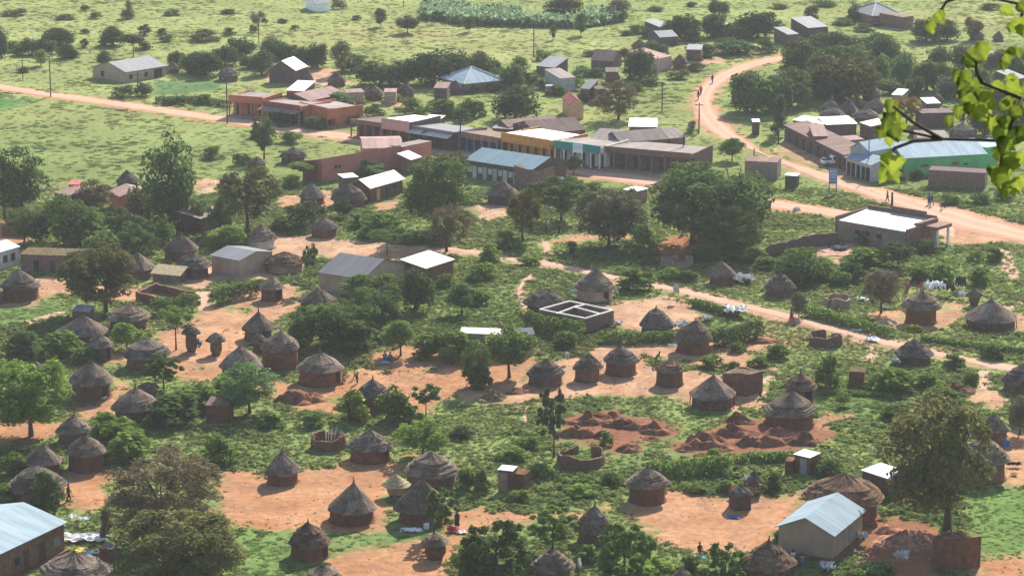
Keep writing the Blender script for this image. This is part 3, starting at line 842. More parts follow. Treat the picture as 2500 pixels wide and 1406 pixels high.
def house(e0, e1, h, label, ref=None, cat="house", name="tin_roof_house", D=None, ridge=None, rh=None, roof='gable', rm='tin_white', wm='plaster', ov=.25, ops=(), plinth=None, grp="tin roofed buildings of the village"):
    """a rectangular building; e0-e1 is its near eave line in the photograph, h its height"""
    p0, p1, L, az = yquad(e0, e1, h)
    if ridge: D = depth_of(p0, az, ridge, rh) * (2 if roof in ('gable', 'hip') else 1)
    D = max(D, 1.0)
    if rh is None: rh = h + (.28 * D / 2 if roof in ('gable', 'hip') else .1 * D)
    t = empty(name, (p0.x, p0.y, 0), az)
    o = ov if roof != 'none' else 0
    x0, x1, y0, y1 = o, L - o, o, D - o
    th = .07
    b = MB()
    zc = (rh - h) * o / (D / 2) if D else 0
    if roof == 'gable':
        b.prism([(x0, y0, 0), (x0, y1, 0), (x0, y1, h + zc - .02), (x0, D / 2, rh - .03), (x0, y0, h + zc - .02)], (x1 - x0, 0, 0))
        r = MB()
        for a, c in (((0, 0, h), (0, D / 2, rh)), ((0, D, h), (0, D / 2, rh))):
            r.prism([a, c, (0, c[1], c[2] + th), (0, a[1], a[2] + th)], (L, 0, 0))
    elif roof == 'gable_front':
        b.prism([(x0, y0, 0), (x1, y0, 0), (x1, y0, h), (L / 2, y0, rh - .03), (x0, y0, h)], (0, y1 - y0, 0))
        r = MB()
        for a in (0, L):
            r.prism([(a, 0, h), (L / 2, 0, rh), (L / 2, 0, rh + th), (a, 0, h + th)], (0, D, 0))
    elif roof == 'hip':
        b.box(x0, x1, y0, y1, 0, h - .02)
        r = MB()
        k = min(L / 2 * .98, D / 2)
        V = [(0, 0, h), (L, 0, h), (L, D, h), (0, D, h), (k, D / 2, rh), (L - k, D / 2, rh)]
        V += [(x, y, z - th) for x, y, z in V[:4]]
        r.add(V, [(0, 1, 5, 4), (1, 2, 5), (2, 3, 4, 5), (3, 0, 4), (9, 8, 7, 6), (0, 6, 7, 1), (1, 7, 8, 2), (2, 8, 9, 3), (3, 9, 6, 0)])
    elif roof == 'mono':
        b.prism([(x0, y0, 0), (x0, y1, 0), (x0, y1, rh - .03), (x0, y0, h - .02)], (x1 - x0, 0, 0))
        r = MB(); r.prism([(0, 0, h), (0, D, rh), (0, D, rh + th), (0, 0, h + th)], (L, 0, 0))
    b.build("wall", M[wm], t)
    ro = r.build("roof", M[rm], t)
    if roof == 'hip':
        c = MB()
        for q in ((0, 0), (0, D)): c.tube([(q[0], q[1], h + .03), (k, D / 2, rh + .03)], [.12, .12], 5)
        for q in ((L, 0), (L, D)): c.tube([(q[0], q[1], h + .03), (L - k, D / 2, rh + .03)], [.12, .12], 5)
        c.build("ridge_cap", M['sheet_white'], ro)
    if plinth:
        b = MB(); b.box(x0 - .35, x1 + .35, y0 - .35, y1 + .35, 0, plinth); b.build("plinth", M['mud_red'], t)
    for op in ops:
        face, u, w, z0, z1, kind = op[:6]
        m = op[6] if len(op) > 6 else ('opening' if kind == 'window' else 'door_brown')
        for pas, (g, off, mm) in enumerate(((.09, .05, 'concrete'), (0, .075, m))):
            b = MB()
            zz0, zz1 = max(.02, z0 - (g if kind == 'window' else 0)), z1 + g
            if face == 'F':
                c = x0 + (x1 - x0) * u; b.box(c - w / 2 - g, c + w / 2 + g, y0 - off, y0 + .05, zz0, zz1)
            elif face == 'R':
                c = y0 + (y1 - y0) * u; b.box(x1 - .05, x1 + off, c - w / 2 - g, c + w / 2 + g, zz0, zz1)
            else:
                c = y0 + (y1 - y0) * u; b.box(x0 - off, x0 + .05, c - w / 2 - g, c + w / 2 + g, zz0, zz1)
            if pas == 0: fr = b.build(kind, M[mm], t)
            else: b.build("pane" if kind == 'window' else "leaf", M[mm], fr)
    cx, cy = (x0 + x1) / 2, (y0 + y1) / 2
    wc = Vector((p0.x + cx * math.cos(az) - cy * math.sin(az), p0.y + cx * math.sin(az) + cy * math.cos(az)))
    FOOT.append(('q', p0.x, p0.y, az, L, D))
    tag(t, label, cat, grp)
    if ref: landmark(ref, wc.x, wc.y)
    return t

def shop(e0, e1, h, D, label, ref=None, fascia='brick', fh=1.0, n=4, pm='white_paint', wm='brick', rm='tin_white', ver=1.8, door='door_brown', sign=None, awn=None):
    """parapet shop: tall fascia on a row of posts, shaded verandah, doors in the back wall, low roof falling behind"""
    p0, p1, L, az = yquad(e0, e1, h)
    t = empty("shop_block", (p0.x, p0.y, 0), az)
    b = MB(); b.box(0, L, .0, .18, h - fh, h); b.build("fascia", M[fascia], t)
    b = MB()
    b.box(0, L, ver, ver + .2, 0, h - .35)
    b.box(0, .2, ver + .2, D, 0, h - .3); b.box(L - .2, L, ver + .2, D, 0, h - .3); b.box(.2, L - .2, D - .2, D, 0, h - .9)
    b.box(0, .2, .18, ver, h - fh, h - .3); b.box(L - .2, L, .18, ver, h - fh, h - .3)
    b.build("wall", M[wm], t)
    b = MB(); b.prism([(.2, .18, h - .22), (.2, D - .2, h - .75), (.2, D - .2, h - .69), (.2, .18, h - .16)], (L - .4, 0, 0)); b.build("roof", M[rm], t)
    if awn:
        b = MB(); b.prism([(-.1, -1.3, h - fh - .35), (-.1, -.0, h - fh + .05), (-.1, -.0, h - fh + .11), (-.1, -1.3, h - fh - .29)], (L + .2, 0, 0)); b.build("awning", M[awn], t)
    b = MB(); b.box(-.3, L + .3, -.4, ver, 0, .22); b.build("verandah_floor", M['concrete'], t)
    for k in range(n + 1):
        x = .12 + (L - .24) * k / n
        b = MB(); b.box(x - .12, x + .12, .01, .17, .22, h - fh); b.build("pillar", M[pm], t)
    for k in range(n):
        x = L * (k + .5) / n
        b = MB(); b.box(x - .5, x + .5, ver - .06, ver, .22, min(2.2, h - fh)); b.build("door", M[door], t)
    if sign:
        u, w, z0, z1 = sign
        b = MB(); b.box(L * u - w / 2, L * u + w / 2, -.08, -.005, z0, z1); sb = b.build("signboard", M['white_paint'], t)
        rng = random.Random(5); b = MB()
        for q in range(3):
            zz = z1 - .2 - q * .28
            x = L * u - w / 2 + .2
            while x < L * u + w / 2 - .35:
                ww = rng.uniform(.1, .3); b.box(x, x + ww, -.095, -.08, zz - .1, zz); x += ww + .12
        b.build("lettering", M['cloth_grey'], sb)
    cx, cy = L / 2, D / 2
    FOOT.append(('q', p0.x, p0.y, az, L, D))
    tag(t, label, "shop", "shops along the dirt road")
    if ref: landmark(ref, p0.x + cx * math.cos(az) - cy * math.sin(az), p0.y + cx * math.sin(az) + cy * math.cos(az))
    return t

def ring(cx, back, front, base, w, label, ref=None, wm='mud', gap=None, sticks=0, th=.22, name="roofless_round_wall"):
    """roofless round mud wall"""
    pf = gp(cx, base); s = ppm(pf); r = w / 2 / s
    Y = pf.y + r; X = ray(cx, base).x / ray(cx, base).y * Y
    h = max(.5, zat(cx, front, Y - r))
    t = empty(name, (X, Y, 0))
    rng = random.Random(int(cx))
    g0, g1 = (R(gap[0]), R(gap[0] + gap[1])) if gap else (0, 0)
    a0, a1 = (g1, g0 + 2 * math.pi) if gap else (0, 2 * math.pi)
    b = MB(); b.lathe([(r * 1.03, 0), (r, h * .6), (r * .98, h), (r * .98 - th, h), (r * .96 - th, h * .5), (r * .97 - th, 0)], 32, .05, rng, None, a0, a1)
    ph = cx * .7
    b.v = [(x * (1 + .05 * math.sin(3 * math.atan2(y, x) + ph)), y * (1 + .06 * math.sin(2 * math.atan2(y, x) + ph)), z * (1 + (.16 * math.sin(2 * math.atan2(y, x) + ph) + .09 * math.sin(5 * math.atan2(y, x) + 2 * ph)) * (z > h * .4))) for x, y, z in b.v]
    b.build("wall", M[wm], t)
    for k in range(sticks):
        a = rng.uniform(-.3, 2.2); q = MB()
        q.tube([(r * .5 * math.sin(a), r * .4 * math.cos(a), .1), (r * .8 * math.sin(a), r * .8 * math.cos(a), h + rng.uniform(.3, .8))], [.04, .03], 5)
        q.build("stick", M['door_pale'], t)
    FOOT.append(('c', X, Y, r * 1.05))
    tag(t, label, "ruin", "roofless mud walls")
    if ref: landmark(ref, X, Y)

def ruin(top, h, label, ref=None, wm='mud', th=.28, rim=None, inner=(), closed=True, cat="ruin", name="roofless_house", fill=None):
    """roofless rectangular walls, the corners traced along the wall tops"""
    P = [gp(*q, h) for q in top]
    c = sum(P, Vector()) / len(P)
    t = empty(name, (c.x, c.y, 0))
    rng = random.Random(int(top[0][0]))
    segs = [(P[i], P[(i + 1) % len(P)]) for i in range(len(P) if closed else len(P) - 1)] + [(gp(*a, h), gp(*b_, h)) for a, b_ in inner]
    b = MB(); rb = MB()
    for i, (p, q) in enumerate(segs):
        d = (q - p); Ls = math.hypot(d.x, d.y); d = Vector((d.x / Ls, d.y / Ls, 0)); nrm = Vector((-d.y, d.x, 0)) * th / 2
        a = p - d * (th / 2 - .004 * i) - c; e = q + d * (th / 2 - .004 * i) - c
        k = max(1, int(Ls / .9)); hs = [h + (0 if rim else rng.uniform(-.3, .08) * min(1, h / 1.6)) for _ in range(k + 1)]
        for j in range(k):
            u, v = a.lerp(e, j / k), a.lerp(e, (j + 1) / k)
            b.add([(u.x - nrm.x, u.y - nrm.y, 0), (v.x - nrm.x, v.y - nrm.y, 0), (v.x + nrm.x, v.y + nrm.y, 0), (u.x + nrm.x, u.y + nrm.y, 0),
                   (u.x - nrm.x, u.y - nrm.y, hs[j]), (v.x - nrm.x, v.y - nrm.y, hs[j + 1]), (v.x + nrm.x, v.y + nrm.y, hs[j + 1]), (u.x + nrm.x, u.y + nrm.y, hs[j])],
                  [(4, 5, 6, 7), (0, 1, 5, 4), (2, 3, 7, 6)] + ([(3, 0, 4, 7)] if j == 0 else []) + ([(1, 2, 6, 5)] if j == k - 1 else []))
        if rim:
            m2 = nrm * 1.02; z = h + .003 * (i + 1)
            rb.add([(a.x - m2.x, a.y - m2.y, z), (e.x - m2.x, e.y - m2.y, z), (e.x + m2.x, e.y + m2.y, z), (a.x + m2.x, a.y + m2.y, z),
                    (a.x - m2.x, a.y - m2.y, z + .16), (e.x - m2.x, e.y - m2.y, z + .16), (e.x + m2.x, e.y + m2.y, z + .16), (a.x + m2.x, a.y + m2.y, z + .16)],
                   [(4, 5, 6, 7), (0, 1, 5, 4), (2, 3, 7, 6), (3, 0, 4, 7), (1, 2, 6, 5), (3, 2, 1, 0)])
    b.build("wall", M[wm], t)
    if rim: rb.build("ring_beam", M[rim], t)
    if fill:
        f = MB(); n = len(P)
        zz = h - .25
        f.add([(p.x - c.x, p.y - c.y, zz + rng.uniform(0, .2)) for p in P] + [(0, 0, zz + .3)], [(i, (i + 1) % n, n) for i in range(n)])
        f.build("rubble_fill", M[fill], t)
    if closed: FOOT.append(('p', [(p.x, p.y) for p in P]))
    tag(t, label, cat)
    if ref: landmark(ref, c.x, c.y)

w_ = lambda f, u, w=.8, z0=.95, z1=1.75, m='opening': (f, u, w, z0, z1, 'window', m)
d_ = lambda f, u, w=.9, z1=2.0, m='door_brown': (f, u, w, .02, z1, 'door', m)
# near the camera
house((-130,1416),(166,1275),2.9,"long brick house under pale blue tin roof with recessed brown door","long blue-roofed brick house",ridge=(81,1216),rh=4.1,rm='tin_blue',wm='brick',ov=.3,ops=[w_('F',.93,.9,1.0,1.8,'cloth_grey'),d_('F',.80,1.1,2.1),w_('F',.58),d_('F',.66,.9,2.1)],plinth=.2)
house((2038,1311),(2116,1247),2.75,"small plastered house with a bright pale blue gabled roof","pale blue gabled house",ridge=(1965,1265),rh=4.15,rm='tin_blue',wm='plaster',ov=.3,ops=[w_('F',.6,.9,1.0,2.0,'cloth_grey')],plinth=.45)
house((1936,1109),(1977,1119),1.95,"tiny mud latrine with a bright white tin lid and grey door",None,"latrine","latrine",D=2.0,rh=2.05,roof='mono',rm='tin_white',wm='mud_red',ov=.12,ops=[d_('F',.62,.75,1.7,'cloth_grey')])
house((1916,1126),(1936,1128),1.35,"low roofless-looking red mud stall leaning beside the white-lidded latrine",None,"stall","mud_stall",D=1.6,rh=1.38,roof='mono',rm='earth',wm='mud_red',ov=.02)
house((2101,1148),(2172,1171),1.9,"dark mud store roofed with torn white plastic sheet under the tree","plastic-roofed store","store","mud_store",D=3.0,rh=2.1,roof='mono',rm='sheet_white',wm='mud_dark',ov=.15)
ruin([(2283,1310),(2360,1312),(2390,1306),(2318,1296)],3.1,"square roofless tower of dark red mud brick beneath the tall tree","dark brick tower",'mud_red',.35,fill='earth',name="brick_tower")
ruin([(1769,906),(1824,912),(1858,902),(1806,894)],2.7,"square mud brick kiln filled with clods beside the post-ringed hut","mud brick kiln",'mud',.35,fill='drygrass',cat="kiln",name="brick_kiln")
house((1214,1147),(1252,1151),2.3,"mud latrine with open doorway and curled white roof sheet","white-topped mud latrine","latrine","latrine",D=1.6,rh=2.35,roof='mono',rm='sheet_white',wm='mud',ov=.08,ops=[d_('F',.35,.8,2.0,'mud_tan')])
house((1252,1156),(1281,1160),1.8,"low roofless mud annex attached to the white-topped latrine",None,"annex","mud_annex",D=1.6,rh=1.82,roof='mono',rm='earth',wm='mud_red',ov=.02)
house((1122,814),(1226,818),2.6,"shed with a bright white roof sheet showing above the leafy shrubs","white shed roof",ridge=(1222,803),rh=3.0,roof='mono',rm='tin_white',wm='mud_tan',ov=.12)
house((1228,823),(1306,816),2.6,"tan plastered end wall of a shed under a shade-toned roof, behind the ball-crowned tree","tan-walled shed",ridge=(1338,800),rh=3.2,roof='mono',rm='tin_lgrey',wm='mud_tan',ov=.12)  # greyer roof metal puts the shade at this end into its colour
ruin([(1318,757),(1391,737),(1496,759),(1429,779)],1.8,"roofless brick house outlined by a pale concrete ring beam","white-rimmed roofless house",'brick',.2,'plaster_white',[((1409,749),(1360,767)),((1428,745),(1404,752)),((1404,752),(1464,768))],fill=None)
house((511,624),(584,638),2.4,"small plain house with light grey tin roof beside the pale yard","light grey roofed house",ridge=(608,611),rh=3.1,rm='tin_grey',wm='plaster',ov=.2)
house((774,666),(885,683),2.4,"big gabled house with dull grey corrugated roof and cream gable","dull grey roofed house",ridge=(799,613),rh=4.1,rm='tin_grey',wm='plaster',ov=.25)
house((1040,657),(1111,634),2.2,"orange-walled house under a single dazzling white roof slope","dazzling white roof",ridge=(1072,604),rh=2.9,roof='mono',rm='tin_white',wm='mud_red',ov=.2)
house((-60,634),(50,603),2.5,"pale house with two brown windows and a white tin roof","pale two-window house",D=5,rm='tin_white',wm='plaster_white',ov=.2,ops=[w_('F',.68,.7,.9,1.8,'door_brown'),w_('F',.86,.7,.9,1.8,'door_brown')])
house((48,622),(176,626),2.4,"long low brown mud building with weeds growing on its roof","weed-roofed mud building",D=4,rh=2.5,roof='mono',rm='drygrass',wm='brick',ov=.1,ops=[d_('F',.3,.8,1.7,'opening'),d_('F',.62,.8,1.7,'door_brown')])
house((490,536),(548,514),2.2,"mud house with streaked rusty-white corrugated roof below the olive trees","streaked rusty roof",D=4.2,rh=3.0,roof='mono',rm='tin_pale',wm='mud_red',ov=.2)
house((130,470),(162,480),2.2,"small house with faded pink roof among dark trees",None,D=4,rh=2.7,roof='mono',rm='tin_pink',wm='mud',ov=.15)
house((262,468),(292,482),2.3,"small red-walled house with pink tin roof beside the conical tree","pink-roofed red house",ridge=(302,447),rh=3.2,rm='tin_pink',wm='terracotta',ov=.15)
house((166,452),(192,452),2.4,"small red block house half hidden by brownish trees",None,D=3,rh=2.5,roof='mono',rm='tin_red',wm='terracotta',ov=.1)
ruin([(335,712),(382,690),(470,712),(424,730)],1.15,"roofless red mud house with crumbling walls behind a clipped hedge","crumbling red mud house",'mud_red',.35,fill=None)
ruin([(8,552),(30,538),(68,536),(66,556)],1.4,"broken orange mud walls on the left compound",None,'mud_red',.35)
house((500,990),(558,992),2.0,"low red mud store half buried in shrubs below the tall bushes","shrub-hidden red store","store","mud_store",D=3,rh=2.2,roof='mono',rm='tin_brown',wm='mud_red',ov=.1)
house((174,760),(218,762),1.9,"little shed with bent grey tin sheet roof near the round huts",None,"shed","tin_shed",D=2.2,rh=2.2,roof='mono',rm='tin_grey',wm='mud_dark',ov=.1)
house((366,668),(440,675),1.1,"yellow straw mat shelter beside the shaggy huts","yellow mat shelter","shelter","straw_shelter",D=2.4,rh=1.9,roof='mono',rm='straw',wm='thatch',ov=.25)
# school row and middle ground
house((1132,391),(1300,416),2.8,"long grey school-like block with dull blue roof and white windows","dull blue roofed block",ridge=(1158,358),rh=4.1,rm='tin_bluegrey',wm='brick_dark',ov=.3,ops=[x for k in range(6) for x in (w_('F',.06+.155*k,.8,1.0,1.9,'door_pale'),d_('F',.13+.155*k,.8,2.0,'door_pale'))][:11])
house((1302,420),(1358,404),2.6,"brick annex with open rafters joined to the dull blue block",None,D=4,rh=3.2,roof='mono',rm='tin_brown',wm='brick',ov=.15)
house((786,389),(978,356),3.7,"long terracotta-red walled building with high blank parapet","terracotta walled building",D=1.6,rh=3.3,roof='mono',rm='tin_pink',wm='terracotta',ov=.02,ops=[w_('F',.17,.5,1.8,2.3),w_('F',.21,.5,1.8,2.3),w_('F',.5,.5,1.8,2.3),w_('F',.54,.5,1.8,2.3)],cat="building",name="walled_building")
house((983,360),(1054,346),3.5,"shorter terracotta red block continuing the high blank wall",None,D=3,rh=3.4,roof='mono',rm='tin_pale',wm='terracotta',ov=.02,cat="building",name="walled_building")
house((743,393),(786,390),3.4,"small terracotta side wing at the end of the blank wall",None,D=1.2,rh=3.2,roof='mono',rm='tin_pink',wm='terracotta_dark',ov=.02,cat="building",name="walled_building")
house((885,364),(985,362),3.2,"broad pale pink tin roof rising behind the terracotta wall",None,ridge=(950,338),rh=3.9,rm='tin_pink',wm='terracotta',ov=.15)
house((1003,392),(1031,384),2.2,"tiny shed with tilted white roof beside the olive tree",None,"shed","tin_shed",D=2.8,rh=3.0,roof='mono',rm='tin_white',wm='brick',ov=.1)
house((904,462),(990,438),2.2,"brown-red house with white gable boards and bright white roof","white-gabled brown house",ridge=(877,439),rh=3.4,rm='tin_white',wm='mud_red',ov=.35,ops=[d_('F',.25,.8,1.8,'orange'),d_('F',.5,.8,1.8,'opening'),w_('F',.75)])
house((838,436),(876,433),2.0,"tiny brick hut with flat cream lid behind the bluish bush",None,"shed","tin_shed",D=3,rh=2.1,roof='mono',rm='tin_white',wm='brick_dark',ov=.15)
house((1520,463),(1552,469),2.0,"small kiosk with diamond-shaped white flat roof beside the road","white diamond-roofed kiosk","kiosk","kiosk",D=3.0,rh=2.05,roof='mono',rm='tin_white',wm='brick',ov=.15)
# the big parapet store, right
t_ = house((2043,538),(2212,567),2.9,"large store with wide white roof behind stepped brown parapets","large white-roofed store",ridge=(2108,508),rh=3.35,roof='mono',rm='tin_white',wm='concrete',ov=.05,ops=[w_('F',.3,.8,1.4,2.0),w_('F',.45,.8,1.4,2.0),w_('F',.62,.8,1.3,1.9)],cat="store",name="parapet_store")
p0, p1, L, az = yquad((2043,538),(2212,567),2.9); D = depth_of(p0, az, (2108,508), 3.35)
b = MB(); b.box(-.22, .04, -.05, D + .1, 0, 3.55); b.box(L - .03, L + .25, -.05, D + .1, 0, 3.3); b.box(L * .96, L + .25, D * .35, D + .1, 3.302, 3.7)
b.box(.05, L - .05, D + .0, D + .25, 0, 3.95); b.box(L * .35, L * .85, D + .0, D + .25, 3.952, 4.35); b.build("parapet", M['brick'], t_)
for yy in (D * .62, D * .98):
    b = MB(); b.box(L + 2.0, L + 2.3, yy - .15, yy + .15, 0, 2.75); b.build("porch_pillar", M['white_paint'], t_)
b = MB(); b.box(L + .26, L + 2.4, D * .55, D * 1.05, 2.752, 3.2); b.build("porch_lintel", M['brick'], t_)
ruin([(2043,566),(1960,577),(1872,600)],1.9,"long brown courtyard wall running from the large store",None,'brick_dark',.25,closed=False,cat="wall",name="courtyard_wall")
house((1818,394),(1898,398),2.9,"plain pinkish block house on the bank beside the wide road","plain pinkish block",D=4,rh=2.95,roof='mono',rm='tin_rust',wm='concrete',ov=.02)
house((1915,429),(1947,431),2.0,"small green-walled kiosk with pale lid beside the road bend","green kiosk","kiosk","kiosk",D=1.9,rh=2.05,roof='mono',rm='sheet_white',wm='green_paint' if False else 'wood',ov=.1)
house((2267,416),(2406,424),2.6,"gabled brown brick ruin standing in grass by the wide road","gabled brick ruin",D=3.4,rh=2.62,roof='mono',rm='brick_dark',wm='brick',ov=.02,cat="ruin",name="brick_ruin")
# right roadside complex
house((2060,385),(2126,405),2.7,"grey shop wing with two small blue gables and dark doors","grey two-gabled wing",D=6,rm='tin_blue',wm='plaster_grey',ov=.3,ops=[d_('F',.12,.9,2.1,'opening'),d_('F',.3,.9,2.1,'opening'),d_('F',.5,.9,2.1,'opening'),d_('F',.7,.9,2.1,'opening'),d_('F',.88,.9,2.1,'opening')],rh=3.6)
house((2206,388),(2412,377),2.9,"very long bright green walled hall with wide light blue-grey roof","long green hall",ridge=(2240,345),rh=4.6,roof='gable',rm='tin_blue',wm='green_paint',ov=.15,ops=[w_('F',.25,1.2,1.4,1.7,'brick_dark'),w_('F',.36,.7,1.2,1.5,'brick_dark'),w_('F',.62,1.1,1.5,1.8,'brick_dark'),w_('F',.75,.7,1.3,1.6,'brick_dark')])
house((2128,393),(2205,389),2.7,"grey porch end of the long green hall under a pale blue roof",None,D=9,rh=4.1,roof='hip',rm='tin_blue',wm='plaster_grey',ov=.3,ops=[d_('F',.2,.9,2.1,'opening'),w_('F',.5),w_('F',.75)])
house((2072,362),(2122,372),4.0,"steep little blue gable between the grey wing and the long hall",None,D=7,rm='tin_blue',wm='plaster_grey',ov=.2,roof='gable_front',rh=5.3)
house((2408,362),(2470,352),3.4,"tall bright green block beside the hanging leaves",None,D=5,rh=3.6,roof='mono',rm='tin_blue',wm='green_paint',ov=.1)
house((1912,306),(2060,380),2.6,"brown shop row stepping down diagonally to the parked truck","diagonal brown shop row",D=4.5,rh=3.2,roof='mono',rm='tin_rust',wm='brick_dark',ov=.2,ops=[d_('F',.1+.12*k,.9,2.0,'opening') for k in range(8)])
house((1985,334),(2022,334),3.2,"pale orange roof patch above the diagonal shop row",None,D=7,rh=4.0,roof='mono',rm='tin_pink',wm='brick',ov=.1)
house((1934,294),(2012,305),2.8,"low brick row with bright narrow white roof",None,D=3.5,rh=3.1,roof='mono',rm='tin_white',wm='brick',ov=.1)
house((2016,306),(2094,303),2.8,"brick row with broad bright white roof behind the shops","broad white row roof",D=5,rh=3.3,roof='mono',rm='tin_white',wm='brick_dark',ov=.15)
house((2098,300),(2126,310),2.5,"small store with crooked white roof beside the autumn tree",None,D=3.5,rh=3.0,roof='mono',rm='tin_white',wm='brick_dark',ov=.1)
house((2060,345),(2110,341),2.6,"pinkish flat roofed store behind the grey wing",None,D=3,rh=2.8,roof='mono',rm='tin_pink',wm='brick',ov=.1)
house((2240,338),(2318,338),2.3,"low building with sandy beige roof behind the long hall",None,D=5,rh=2.7,roof='mono',rm='tin_pale',wm='mud_tan',ov=.1)
house((2250,278),(2330,276),2.7,"purple-brown brick block behind the autumn tree","purple-brown brick block",D=4,rh=2.8,roof='mono',rm='tin_brown',wm='brick_dark',ov=.05)
house((2262,254),(2297,253),2.6,"small white roofed house behind the purple-brown block",None,D=4,rh=3.0,roof='mono',rm='tin_white',wm='brick_dark',ov=.1)
house((2176,232),(2203,234),2.5,"little white roofed house among the far right huts",None,D=4,rh=3.0,roof='mono',rm='tin_white',wm='plaster',ov=.1)
# shop row along the straight road
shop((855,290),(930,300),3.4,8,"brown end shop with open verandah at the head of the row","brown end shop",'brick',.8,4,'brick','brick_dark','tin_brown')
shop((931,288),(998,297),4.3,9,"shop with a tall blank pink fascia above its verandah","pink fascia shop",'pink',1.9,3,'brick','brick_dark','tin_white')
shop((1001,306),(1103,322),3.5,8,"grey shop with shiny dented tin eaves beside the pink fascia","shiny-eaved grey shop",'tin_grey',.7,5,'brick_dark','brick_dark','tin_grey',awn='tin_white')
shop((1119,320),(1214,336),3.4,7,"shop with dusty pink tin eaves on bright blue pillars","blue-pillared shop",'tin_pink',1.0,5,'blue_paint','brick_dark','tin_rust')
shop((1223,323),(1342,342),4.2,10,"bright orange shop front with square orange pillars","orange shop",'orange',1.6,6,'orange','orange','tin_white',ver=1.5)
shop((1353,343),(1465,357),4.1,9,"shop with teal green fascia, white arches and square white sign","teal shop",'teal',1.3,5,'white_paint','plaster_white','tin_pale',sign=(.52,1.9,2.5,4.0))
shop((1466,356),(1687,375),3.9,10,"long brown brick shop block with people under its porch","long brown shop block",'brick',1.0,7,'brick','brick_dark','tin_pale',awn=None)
shop((557,232),(640,238),3.9,8,"orange-red corner shop with pale end wall and three openings","orange-red corner shop",'orange_red',1.3,3,'orange_red','orange_red','tin_pale')
shop((641,246),(730,258),3.8,9,"red-brown shop with long pale awning over its front","awning red shop",'terracotta_dark',1.1,4,'orange_red','orange_red','tin_pale',awn='tin_pale')
shop((731,249),(798,264),3.6,8,"plain orange-red block at the lower end of the far shops",None,'orange_red',2.2,2,'orange_red','orange_red','tin_pale')
house((756,248),(846,229),3.2,"wide pinkish tin roof behind the red shops","wide pinkish roof",ridge=(720,229),rh=4.2,rm='tin_pink',wm='mud_red',ov=.2)
house((697,222),(742,224),3.2,"low bright white roof behind the red shops",None,D=7,rh=4,roof='mono',rm='tin_white',wm='mud_red',ov=.15)
house((845,228),(890,226),2.4,"low pinkish walled store beside the grey conical hut",None,"store","mud_store",D=3,rh=2.6,roof='mono',rm='tin_pink',wm='mud_tan',ov=.1)
house((937,226),(968,226),2.3,"pink-tan walled store between two grey huts",None,"store","mud_store",D=3,rh=2.5,roof='mono',rm='tin_pink',wm='mud_tan',ov=.1)
house((1058,216),(1092,217),2.3,"small pink roofed store below the great dark tree","small pink roofed store","store","mud_store",D=3.5,rh=2.9,roof='mono',rm='tin_pink',wm='brick_dark',ov=.15)
house((1133,207),(1176,212),2.5,"hip-roofed house with light blue roof and white ridges","light blue hip roof",ridge=(1172,189),rh=4.2,roof='hip',rm='tin_blue',wm='brick',ov=.3) if False else house((1133,206),(1230,196),1.9,"hip-roofed house with light blue roof and white ridges","light blue hip roof",D=9,rh=4.3,roof='hip',rm='tin_blue',wm='brick',ov=.3)
house((1437,344),(1503,349),3.3,"dusty pink-grey gabled roof behind the teal shop","dusty gabled roof",ridge=(1496,316),rh=4.5,rm='tin_pale',wm='brick',ov=.2)
house((1514,350),(1634,340),3.3,"broad dusty tan roof behind the long brown block","broad tan roof",ridge=(1609,314),rh=4.6,rm='tin_pale',wm='brick',ov=.2)
house((1634,340),(1677,336),3.2,"tan tin roof at the end of the shop yard",None,D=8,rh=4.2,roof='gable',rm='tin_pale',wm='brick',ov=.2)
house((1534,310),(1604,311),3.0,"bright white tin roof behind the tan shop roofs",None,D=5,rh=3.6,roof='mono',rm='tin_white',wm='brick',ov=.15)
house((1240,312),(1372,300),2.8,"long rusty-pink roof behind the orange shop","long rusty-pink roof",D=6,rh=3.6,roof='gable',rm='tin_rust',wm='brick_dark',ov=.2)
house((1308,328),(1432,318),3.0,"big dark rust-brown roof behind the teal shop","dark rust-brown roof",D=10,rh=4.4,roof='gable',rm='tin_brown',wm='brick_dark',ov=.2)
house((1020,300),(1060,303),2.6,"store with shining white roof behind the pink fascia",None,D=5,rh=3.2,roof='mono',rm='tin_white',wm='brick_dark',ov=.15)
house((1200,314),(1252,317),2.6,"small white and brown roofed store beside the orange shop",None,D=5,rh=3.0,roof='mono',rm='tin_pale',wm='brick_dark',ov=.15)
# far houses
house((307,178),(408,162),2.0,"pale long house with light tin roof standing alone beyond the road","lone pale long house",ridge=(275,151),rh=3.5,rm='tin_lgrey',wm='plaster',ov=.2,ops=[w_('F',.12,.8,.6,1.4),w_('F',.5,.8,.6,1.4),d_('F',.75,.9,1.7,'opening'),d_('F',.85,.9,1.7,'opening'),w_('L',.7,.9,.5,1.5)])
house((722,174),(752,163),2.6,"gabled house with dazzling white roof among dark far trees","gabled white roof house",ridge=(692,148),rh=4.4,rm='tin_white',wm='brick_dark',ov=.2)
house((1389,258),(1427,257),2.6,"small peach house with bright red-pink gabled roof","peach house",D=8,rh=3.8,roof='gable_front',rm='tin_red',wm='peach',ov=.15)
house((1416,217),(1440,219),2.4,"small shed with tilted white roof behind the peach house",None,"shed","tin_shed",D=4,rh=3.6,roof='mono',rm='tin_lgrey',wm='brick_dark',ov=.1)
house((1367,193),(1406,190),2.6,"square grey house with pale flat roof","square grey house",D=7,rh=3.4,roof='mono',rm='tin_pale',wm='plaster_grey',ov=.1)
house((1308,162),(1354,167),1.8,"far house with split white roof among green bushes","split white roof",D=5,rh=3.2,roof='mono',rm='tin_lgrey',wm='brick_dark',ov=.1)
house((1442,148),(1498,151),1.8,"far house with pale pinkish roof beside the cube tree",None,D=6,rh=3.6,roof='gable',rm='tin_pink',wm='brick_dark',ov=.1)
